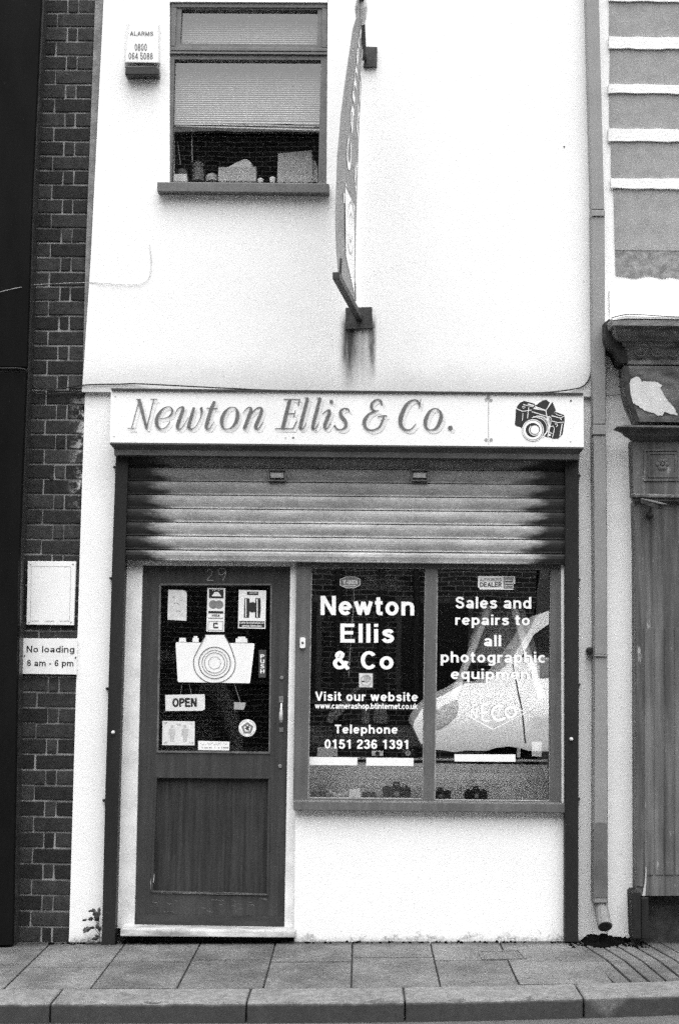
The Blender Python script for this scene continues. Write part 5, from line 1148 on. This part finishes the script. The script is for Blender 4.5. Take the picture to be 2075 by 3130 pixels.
# door bell
db = thing('doorbell', W(*KL((129, 825)), YF), 'small white oval doorbell on the window frame beside the door', 'doorbell')
mb = MB(); q = [(112, 775), (146, 775), (155, 788), (154, 860), (146, 870), (112, 870), (105, 860), (106, 788)]; mb.px(KL, q, YF - 0.014, YF); build('bell_case', mb, WHITE, db, bevel=0.002)
p = W(*KL((129, 822)), YF - 0.014); mb = MB(); mb.lathe((p.x, YF - 0.017, p.z), [(0, 0.0045), (0.002, 0.006), (0.003, 0.0065)], 'y', 14); build('bell_button', mb, INK, db)

# ------------------------------------------------------------------ things on display
def camera_thing(px_, py, Y, w, label, lens=0.5, hump=True, light=False, group='cameras on display in the shop window'):
    """px_,py: bottom centre"""
    b = W(px_, py, Y); h_ = w * 0.52; d = w * 0.32
    t = thing('display_camera', (b.x, Y, b.z), label, 'camera', group)
    mb = MB(); mb.box(b.x - w / 2, b.x + w / 2, Y - d / 2, Y + d / 2, b.z, b.z + h_ * 0.82); build('camera_body', mb, PAPER if light else CAMB, t, bevel=w * 0.05, seg=3)
    if hump:
        mb = MB(); s_ = w * 0.17; f = [(b.x - s_, Y - d * 0.45, b.z + h_ * 0.80), (b.x + s_, Y - d * 0.45, b.z + h_ * 0.80), (b.x + s_ * 0.6, Y - d * 0.45, b.z + h_ * 1.15), (b.x - s_ * 0.6, Y - d * 0.45, b.z + h_ * 1.15)]
        mb.solid(f, [(p[0], Y + d * 0.4, p[2]) for p in f]); build('prism_hump', mb, CAMB, t, bevel=w * 0.015)
        mb = MB(); mb.box(b.x - s_ * 0.5, b.x + s_ * 0.5, Y - d * 0.46, Y - d * 0.44, b.z + h_ * 0.98, b.z + h_ * 1.02); build('name_plate', mb, CHROME, t)
    r_ = h_ * 0.36; mb = MB(); mb.lathe((b.x, Y - d / 2 - w * lens * 0.5, b.z + h_ * 0.42), [(0.004, r_ * 0.5), (0.004, r_ * 0.7), (0, r_ * 0.78), (0, r_ * 0.95), (0.003, r_), (w * lens * 0.35, r_), (w * lens * 0.36, r_ * 0.88), (w * lens * 0.5, r_ * 0.9)], 'y', 20)
    build('lens_barrel', mb, (CHROME if light is None else CAMB), t)
    mb = MB(); mb.lathe((b.x, Y - d / 2 - w * lens * 0.5 + 0.003, b.z + h_ * 0.42), [(0, r_ * 0.25), (0.001, r_ * 0.5)], 'y', 16); build('lens_glass', mb, MIDG if not light else INK, t)
    mb = MB(); mb.lathe((b.x - w * 0.33, Y, b.z + h_ * 0.82), [(0, w * 0.06), (h_ * 0.08, w * 0.055)], 'z', 12); mb.lathe((b.x + w * 0.35, Y, b.z + h_ * 0.82), [(0, w * 0.045), (h_ * 0.12, w * 0.04)], 'z', 12); build('dials', mb, CHROME if light is None else CAMB, t)
    return t
camera_thing(KL((268, 0))[0], KL((0, 2193))[1], 0.15, 0.085, 'small black camera at far left corner of the window display floor', hump=False)
camera_thing(KL((712, 0))[0], KL((0, 2193))[1], 0.18, 0.075, 'small black camera with pale strap right behind the white carton', hump=False)
camera_thing(KL((955, 0))[0], KL((0, 2196))[1], 0.16, 0.150, 'large black SLR camera on the display floor left of the mullion')
camera_thing(KR((160, 0))[0], KR((0, 2205))[1], 0.17, 0.110, 'black SLR camera on the display floor hard against the mullion in the right pane')
camera_thing(KR((472, 0))[0], KR((0, 2206))[1], 0.16, 0.120, 'black SLR camera standing alone on the display floor in the right pane')
camera_thing(KL((788, 0))[0], KL((0, 1818))[1], 0.125, 0.062, 'small pale boxy camera on the shelf under the digits of the phone number', hump=False, light=True, lens=0.3)
camera_thing(KL((1055, 0))[0], KL((0, 1820))[1], 0.13, 0.075, 'small dark camera with bright lens ring on the shelf beside the mullion', light=None, lens=0.35)
def simple(name, k, pts, Y, th, m, label, cat, bevel=0.0, group=None):
    mb = MB(); mb.px(k, pts, Y, Y + th); return single(name, mb, m, label, cat, group, bevel=bevel)
simple('storage_box', KL, [(258, 1752), (436, 1750), (436, 1826), (258, 1826)], 0.10, 0.1, GREYP, 'grey box on shelf at left under the phone number', 'box', 0.003)
simple('small_carton', KL, [(540, 2118), (640, 2108), (640, 2194), (536, 2194)], 0.12, 0.05, PAPER, 'small pale carton on the display floor in the left pane', 'carton', 0.002)
mb = MB(); P = catmull([(*KL((335, 2180)), .2), (*KL((345, 2120)), .19), (*KL((375, 2140)), .18), (*KL((430, 2165)), .17), (*KL((480, 2160)), .17), (*KL((520, 2150)), .18)], 6)
mb.tube([W(*p) for p in P], [0.008 + 0.006 * math.sin(i * 0.7) ** 2 for i in range(len(P))], 8); single('crumpled_paper', mb, M('crumpled_white', 0.62, 0.2, 60), 'crumpled white paper lying on the display floor beside the corner camera', 'paper')
mb = MB(); P = catmull([(*KL((640, 2090)), .17), (*KL((670, 2085)), .16), (*KL((700, 2125)), .16), (*KL((750, 2120)), .17)], 6); mb.tube([W(*p) for p in P], 0.006, 6); single('camera_strap', mb, CARD, 'pale strap draped over the small camera beside the carton', 'strap')
simple('card_sign', KRb, [(1192, 310), (1302, 312), (1298, 474), (1192, 468)], 0.10, 0.003, PAPER, 'small white card standing on the shelf at the right end of window', 'card')
simple('spare_lens', KRb, [(1035, 380), (1068, 380), (1066, 480), (1032, 480)], 0.11, 0.03, GREYP, 'pale upright tube on the shelf left of the small white card', 'tube')
for (x, w_, y0, lab) in ((685, 78, 1385, 'narrow pale cylindrical lens on ledge behind the letters of the website line'), (815, 128, 1350, 'wide grey cylindrical lens on ledge right of the narrow pale one')):
    a = W(*KL((x - w_ / 2, 1532)), 0.6); b = W(*KL((x + w_ / 2, 1532)), 0.6); c = W(*KL((x, y0)), 0.6); r_ = (b.x - a.x) / 2
    mb = MB(); mb.lathe(((a.x + b.x) / 2, 0.6 + 0.04, a.z), [(0, r_), ((c.z - a.z) * 0.3, r_), ((c.z - a.z) * 0.34, r_ * 0.93), ((c.z - a.z) * 0.95, r_ * 0.93), (c.z - a.z, r_ * 0.8)], 'z', 20)
    single('telephoto_lens', mb, M('lens_grey', 0.30, 0.15, 14), lab, 'lens', smooth=False)
mb = MB(); P = catmull([(*KL(p), .5) for p in ((625, 1205), (575, 1270), (520, 1340), (440, 1410), (385, 1460), (372, 1525))], 6); mb.tube([W(*p) for p in P], [0.010 + 0.012 * min(1, i / 12) for i in range(len(P))], 8)
P = catmull([(*KL(p), .49) for p in ((540, 1345), (500, 1400), (450, 1450), (415, 1500))], 6); mb.tube([W(*p) for p in P], 0.011, 8); single('leather_strap', mb, M('strap_leather', 0.24, 0.3, 30), 'pale leather strap bundle hanging behind the website line', 'strap')
# hanging cords
mb = MB(); P = [(*KL(p), .14) for p in ((597, 155), (592, 210), (583, 320), (580, 490))]; mb.tube([W(*p) for p in P], [0.0055, 0.0045, 0.004, 0.003], 8); P = [(*KL(p), .14) for p in ((580, 490), (560, 720), (548, 900), (535, 1115))]; mb.tube([W(*p) for p in P], 0.0022, 6)
single('blind_cord', mb, DIRTYW, 'pale cord hanging down behind the left pane through the word Newton', 'cord')
mb = MB(); P = [(*KL((510 + 6 * (i % 2) + i * 0.5, 160 + 22 * i)), .12) for i in range(40)]; mb.tube([W(*p) for p in P], [0.0016 + 0.0018 * (i % 2) for i in range(40)], 6); single('bead_chain', mb, M('chain_metal', 0.10), 'thin dark bead chain hanging beside the pale cord', 'chain')
# wooden tripod
tp = thing('wooden_tripod', W(*KR((660, 1310)), 0.40), 'large pale wooden tripod with splayed legs behind the right pane', 'tripod')
def leg(pts, w0, Y0, Y1, m=OAK):
    a, b = W(*KR(pts[0]), Y0), W(*KR(pts[1]), Y1); mb = MB(); bar(mb, a, b, w0, 0.03); build('leg', mb, m, tp, bevel=0.003)
leg([(590, 500), (268, 1305)], 0.034, 0.20, 0.12); leg([(805, 500), (1055, 1315)], 0.032, 0.20, 0.12); leg([(545, 520), (420, 860)], 0.045, 0.26, 0.26, M('dim_tripod_wood', 0.40)); leg([(870, 520), (985, 900)], 0.04, 0.26, 0.26, M('dim_tripod_wood_rear', 0.36))
mb = MB(); mb.lathe(W(*KR((695, 520)), 0.22), [(0, 0.06), (0.03, 0.065), (0.05, 0.045)], 'z', 18); build('tripod_head', mb, CAMB, tp)
simple('panel_board', KR, [(540, 535), (860, 535), (820, 870), (730, 880), (690, 1000), (410, 1000)], 0.285, 0.02, M('grey_board', 0.42, 0.15, 6), 'grey display board standing behind the tripod legs', 'board')
mb = MB()
for (x, y0, y1, w_) in ((500, 1160, 1230, 60), (600, 1150, 1240, 80), (950, 1240, 1380, 80)):
    a = W(*KR((x, y1)), 0.62); mb.box(a.x - w_ * 0.0003, a.x + w_ * 0.0003, 0.62, 0.68, a.z, a.z + (y1 - y0) * 0.0006)
single('lens_boxes', mb, M('box_grey', 0.08, 0.5, 40), 'dim row of small boxes on the shelf behind the tripod', 'boxes') if False else None
# grey block added inside the door to imitate a vehicle's reflection
ct = thing('reflection_block', W(*KD((600, 1790)), 0.9), 'grey block added inside the door, standing in for a reflected vehicle', 'stand-in block')
mb = MB(); q = Q(KD, [(290, 1450), (800, 1425), (800, 1900), (290, 1900)], 0.9); mb.prism(q, 0.9, 1.4); build('reflection_block_front', mb, M('reflection_block_grey', 0.11, 0.25, 5), ct)
mb = MB(); q = Q(KD, [(285, 1440), (720, 1418), (720, 1432), (285, 1455)], 0.88); mb.prism(q, 0.88, 1.42); build('reflection_block_top', mb, SHELFW, ct)
simple('pale_board', KD, [(310, 895), (480, 897), (480, 992), (310, 985)], 0.8, 0.3, M('pale_board_face', 0.55), 'pale board seen left of the camera cutout inside the shop', 'shelf')  # pale board set back behind the left of the door glass
mb = MB(); P = catmull([(*KD(p), 0.7) for p in ((700, 1180), (800, 1230), (880, 1330), (940, 1500), (990, 1680), (985, 1800))], 6); mb.tube([W(*p) for p in P], [0.07 - 0.0010 * i for i in range(len(P))], 10); single('draped_cloth', mb, M('dim_cloth', 0.13, 0.3, 12), 'dim grey fabric draped behind the door glass below the camera cutout', 'cloth')

# upper window sill things
Yi = 0.20
simple('white_tub', KU, [(130, 440), (265, 438), (268, 505), (132, 505)], Yi, 0.08, PAPER, 'white tub at the left corner of the upper window', 'tub', 0.003)
mb = MB(); a = W(*KU((225, 450)), Yi + .10); mb.lathe((a.x, Yi + .10, a.z - 0.01), [(0, .028), (.02, .034), (.035, .03), (.045, .012)], 'z', 16); single('grey_pot', mb, MIDG, 'grey rounded pot behind the white tub in the upper window', 'pot')
mb = MB(); a = W(*KU((365, 503)), Yi + .06); mb.lathe((a.x, Yi + .06, a.z), [(0, .034), (.06, .034), (.075, .028), (.08, .036), (.10, .034), (.108, .02)], 'z', 18); single('grey_jar', mb, MIDG, 'tall grey lidded jar left of the tissue box in the upper window', 'jar')
mb = MB(); a = W(*KU((488, 505)), Yi + .06); mb.lathe((a.x, Yi + .06, a.z), [(0, .035), (.02, .037), (.036, .028), (.046, .01)], 'z', 18); single('grey_dome', mb, GREYP, 'low pale dome beside the tissue box in the upper window', 'dome')
tb = thing('tissue_box', W(*KU((715, 505)), Yi), 'white tissue box with tissue sticking out in the upper window', 'tissue box')
mb = MB(); mb.px(KU, [(546, 380), (880, 376), (878, 503), (543, 503)], Yi, Yi + 0.10); build('box', mb, CARD, tb, bevel=0.002)
mb = MB(); f = Q(KU, [(620, 382), (690, 345), (770, 308), (800, 310), (830, 330), (845, 378)], Yi + 0.03); mb.solid(f, [Vector((p.x + 0.01, Yi + 0.07, p.z - 0.004)) for p in f]); build('tissue', mb, PAPER, tb, bevel=0.004)
for k_, (x0, x1, y0) in enumerate(((890, 945, 470), (995, 1052, 460))):
    mb = MB(); a, b = W(*KU((x0, 505)), Yi), W(*KU((x1, 505)), Yi); r_ = (b.x - a.x) / 2; h_ = W(*KU((x0, y0)), Yi).z - a.z
    mb.lathe(((a.x + b.x) / 2, Yi + r_, a.z), [(0, r_ * 0.8), (h_ * 0.7, r_), (h_, r_ * 0.6)], 'z', 14); single('small_cup', mb, PAPER, ('tiny white cup right beside the tissue box on the upper sill', 'tiny white cup next to the carton on the upper sill')[k_], 'cup')
cx = thing('cardboard_carton', W(*KU((1225, 510)), Yi), 'large plain carton standing at the right of the upper window', 'carton')
mb = MB(); mb.px(KU, [(1075, 256), (1374, 230), (1384, 512), (1066, 512)], Yi, Yi + 0.12); build('box', mb, CARD, cx, bevel=0.002)
mb = MB(); mb.px(KU, [(1376, 320), (1405, 325), (1422, 370), (1426, 512), (1385, 512)], Yi + 0.02, Yi + 0.1); build('side_flap', mb, GREYP, cx)
mb = MB(); mb.tube([W(*KU((185, 160)), .16), W(*KU((212, 360)), .16)], 0.0012, 5); mb.tube([W(*KU((310, 40)), .15), W(*KU((315, 340)), .15)], 0.0018, 5); single('blind_cord', mb, GREYP, 'two thin blind cords hanging in the upper window over the grey jar', 'cord')

# ------------------------------------------------------------------ weed by the left rail
wd = thing('weed_plant', W(322, 2880, -0.03), 'small leafy weed growing at the foot of the left shutter rail', 'plant')
KW = crop(180, 2650, 300 / 896)
def leaf(mb, a, b, w_, Y):
    A, B = W(*KW(a), Y), W(*KW(b), Y - random.uniform(-0.02, 0.03)); d = B - A; s = Vector((d.z, random.uniform(-.3, .3) * d.length, -d.x)).normalized() * w_ * 1.3
    pts = [A, A + d * .25 + s * .7, A + d * .5 + s, A + d * .62 + s * .6, A + d * .75 + s * .9, B, A + d * .75 - s * .8, A + d * .6 - s * .5, A + d * .5 - s, A + d * .25 - s * .6]
    mid = A + d * .5 + Vector((0, -0.006, 0.003)); mb.add(pts + [mid], [[i, (i + 1) % 10, 10] for i in range(10)])
random.seed(4)
mb = MB(); base = (378, 705)
for pts in ([(378, 705), (375, 600), (368, 480), (375, 380)], [(375, 560), (345, 500), (305, 385)], [(372, 620), (330, 560), (225, 575)], [(370, 520), (320, 475), (225, 488)], [(376, 690), (330, 640), (270, 680)]):
    mb.tube([W(*KW(p), -0.03) for p in pts], 0.0018, 5)
build('stems', mb, LEAF, wd)
for a, b, w_ in (((355, 470), (375, 365), .010), ((350, 470), (310, 375), .012), ((320, 395), (270, 408), .006), ((365, 500), (330, 440), .012), ((320, 470), (268, 480), .010), ((262, 480), (212, 490), .006), ((340, 470), (385, 410), .009), ((300, 560), (220, 580), .012), ((262, 560), (228, 605), .008), ((330, 555), (285, 552), .007), ((360, 570), (345, 520), .01), ((365, 590), (385, 540), .008), ((370, 650), (300, 660), .009), ((350, 690), (240, 695), .009), ((372, 640), (330, 625), .008), ((365, 690), (300, 715), .008)):
    mb = MB(); leaf(mb, a, b, w_, -0.03); build('leaf', mb, LEAF, wd)

# ------------------------------------------------------------------ across the street: what the panes reflect
YV = 8.3
def bend(o):
    """swell the van's flank: steeper low down, leaning back towards the bonnet"""
    bm = bmesh.new(); bm.from_mesh(o.data); b = LOC[o.name]
    for i in range(1, 40):
        bmesh.ops.bisect_plane(bm, geom=bm.verts[:] + bm.edges[:] + bm.faces[:], plane_co=(0, 0, i * 0.06 - b.z), plane_no=(0, 0, 1))
    for v in bm.verts:
        h = v.co.z + b.z - 0.3; v.co.y -= (0.25 * h + 0.62 * h * abs(h)) if h > 0 else 0.25 * h
    for f in bm.faces: f.smooth = True
    bm.to_mesh(o.data); bm.free(); o.data.set_sharp_from_angle(angle=math.radians(28)); return o
def Vx(px_, py): p = W(px_, py - 80, YV); return Vector((p.x, -YV, p.z))
cr = thing('parked_car', Vx(1560, 2440), 'white van parked behind the viewpoint, mirrored in the right shop pane', 'van')
prof = [(1265, 2262), (1270, 2245), (1296, 2208), (1326, 2183), (1411, 2142), (1439, 2127), (1512, 2123), (1560, 2092), (1605, 2052), (1682, 1960), (1735, 1890), (1790, 1870)]
P = [Vx(*p) for p in prof]; roof = P[-1].z
body = [(p.x, -YV, p.z) for p in P] + [(P[-1].x + 1.6, 0, roof + 0.02), (P[-1].x + 1.9, 0, roof - 0.10), (P[-1].x + 2.0, 0, 0.55)]
lo = Vx(1326, 2334).z; ac = Vx(1556, 2330); R_ = 0.47; ax, az = ac.x, ac.z - R_ + 0.02
rx = ax + 2.45
body += [(P[-1].x + 2.0, 0, lo)]
def arch(cx): return [(cx + R_ * math.cos(a), 0, max(lo, az + R_ * math.sin(a))) for a in [i * math.pi / 12 for i in range(13)]]
body += [p for p in arch(rx)] + arch(ax) + [(Vx(1391, 2343).x, 0, lo - 0.02), (Vx(1326, 2331).x, 0, lo + 0.01), (Vx(1290, 2300).x, 0, lo + 0.08)]
body = [b for i, b in enumerate(body) if i == 0 or abs(b[0] - body[i - 1][0]) + abs(b[-1] - body[i - 1][-1]) > 1e-4]
mb = MB(); mb.prism(body, -YV, -YV - 1.7); cbod = bend(build('body', mb, CARP, cr, bevel=0.05, seg=3, smooth=False))
def panel(name, pts, m, d=0.012, parent=cr, y=None):
    q = [Vx(*p) for p in pts]; mb = MB(); mb.prism(q, -YV + d, -YV - 0.03); return bend(build(name, mb, m, parent))
panel('headlight', [(1318, 2218), (1360, 2196), (1411, 2176), (1413, 2190), (1404, 2222), (1380, 2248), (1350, 2266), (1320, 2272)], M('headlight_glass', 0.42, 0.7, 30, 0.15))
panel('door_gap', [(1604, 2066), (1608, 2066), (1614, 2312), (1609, 2312)], INK, 0.004)
panel('side_window', [(1640, 2045), (1700, 1965), (1790, 1905), (2050, 1905), (2050, 2060)], M('dark_car_glass', 0.02, rough=0.1))
panel('rear_window', [(2065, 1905), (2240, 1905), (2240, 2060), (2065, 2060)], M('dark_car_glass_rear', 0.02, rough=0.1))
for cx_ in (ax, rx):
    mb = MB(); mb.lathe((cx_, -YV - 0.04, az - 0.02), [(0, 0.22), (0.0, 0.34), (-0.02, 0.36), (-0.2, 0.36), (-0.22, 0.33)], 'y', 32); w_ = build('wheel', mb, TYRE, cr)
    mb = MB(); mb.lathe((cx_, -YV - 0.035, az - 0.02), [(0, 0.05), (0.0, 0.07), (-0.03, 0.10), (-0.02, 0.21), (-0.05, 0.22)], 'y', 24); build('rim', mb, MIDG, w_)
    mb = MB(); mb.lathe((cx_, -YV - 0.30, az), [(0, R_), (-0.01, R_)], 'y', 24); build('wheel_well', mb, INK, cr)
m_ = Vx(1690, 2080); mb = MB(); mb.box(m_.x - 0.12, m_.x + 0.1, -YV - 0.45, -YV - 0.2, m_.z - 0.1, m_.z + 0.12); build('wing_mirror', mb, CARP, cr, bevel=0.03)
# brick terrace opposite
def mat_opp():
    n = NT('opposite_brick'); b = n.t.nodes.new('ShaderNodeTexBrick'); mp = n.t.nodes.new('ShaderNodeMapping'); n.lk(n.pos, mp.inputs[0]); mp.inputs['Rotation'].default_value = (math.radians(90), 0, 0)
    n.lk(mp.outputs[0], b.inputs['Vector']); b.inputs['Scale'].default_value = 1; b.inputs['Brick Width'].default_value = 0.235; b.inputs['Row Height'].default_value = 0.082; b.inputs['Mortar Size'].default_value = 0.008
    b.inputs['Color1'].default_value = (.018, .018, .018, 1); b.inputs['Color2'].default_value = (.05, .05, .05, 1); b.inputs['Mortar'].default_value = (.19, .19, .19, 1)
    bw2 = n.t.nodes.new('ShaderNodeRGBToBW'); n.lk(b.outputs[0], bw2.inputs[0]); return n.finish(bw2.outputs[0], 0.9)
OB = mat_opp(); YO = -15.0
zpar = 10.05
ob = thing('brick_building', (-3, YO, 0), 'dark brick building across the street, mirrored in the shop panes', 'building')
xg = W(1641, 1800, -YO).x
mb = MB(); mb.box(-16, xg, YO - 6, YO, -0.1, zpar); build('wall', mb, OB, ob)
mb = MB(); mb.box(-16, xg, YO, YO + 0.12, zpar - 0.16, zpar - 0.08); build('gutter', mb, WHITE, ob)
for i, x in enumerate((-9, -6.4, -3.9, -1.2, 1.2)):
    for z in (0.9, 4.9):
        if x + 0.7 > xg: continue
        mb = MB(); mb.box(x - 0.6, x + 0.6, YO + 0.02, YO + 0.07, z, z + 1.7); f = build('window', mb, M('opposite_window_frame', 0.08) if i + z == 0.9 else bpy.data.materials['opposite_window_frame'], ob)
        mb = MB(); mb.box(x - 0.52, x + 0.52, YO + 0.072, YO + 0.08, z + 0.08, z + 1.62); build('pane', mb, CAMB, f)
for x in (-0.35, 0.35, 0.9): 
    mb = MB(); mb.tube([(x, YO + 0.07, 0), (x, YO + 0.07, zpar - 0.4)], 0.05, 8); build('drainpipe', mb, INK, ob)
ob2 = thing('rendered_building', (6, YO, 0), 'grey building beyond the gap across the street, mirrored at the edge of the right pane', 'building')
xg2 = W(1660, 1800, -YO).x
mb = MB(); mb.prism([(xg2 - 0.5, 0, -0.1), (18, 0, -0.1), (18, 0, zpar), (xg2 + 0.12, 0, zpar), (xg2 + 0.02, 0, 3.4)], YO, YO - 6); build('wall', mb, M('opposite_render', 0.14, 0.3, 3), ob2)
mb = MB(); mb.box(3.6, 5.0, YO + 0.01, YO + 0.06, 1.0, 2.6); build('window', mb, CAMB, ob2)
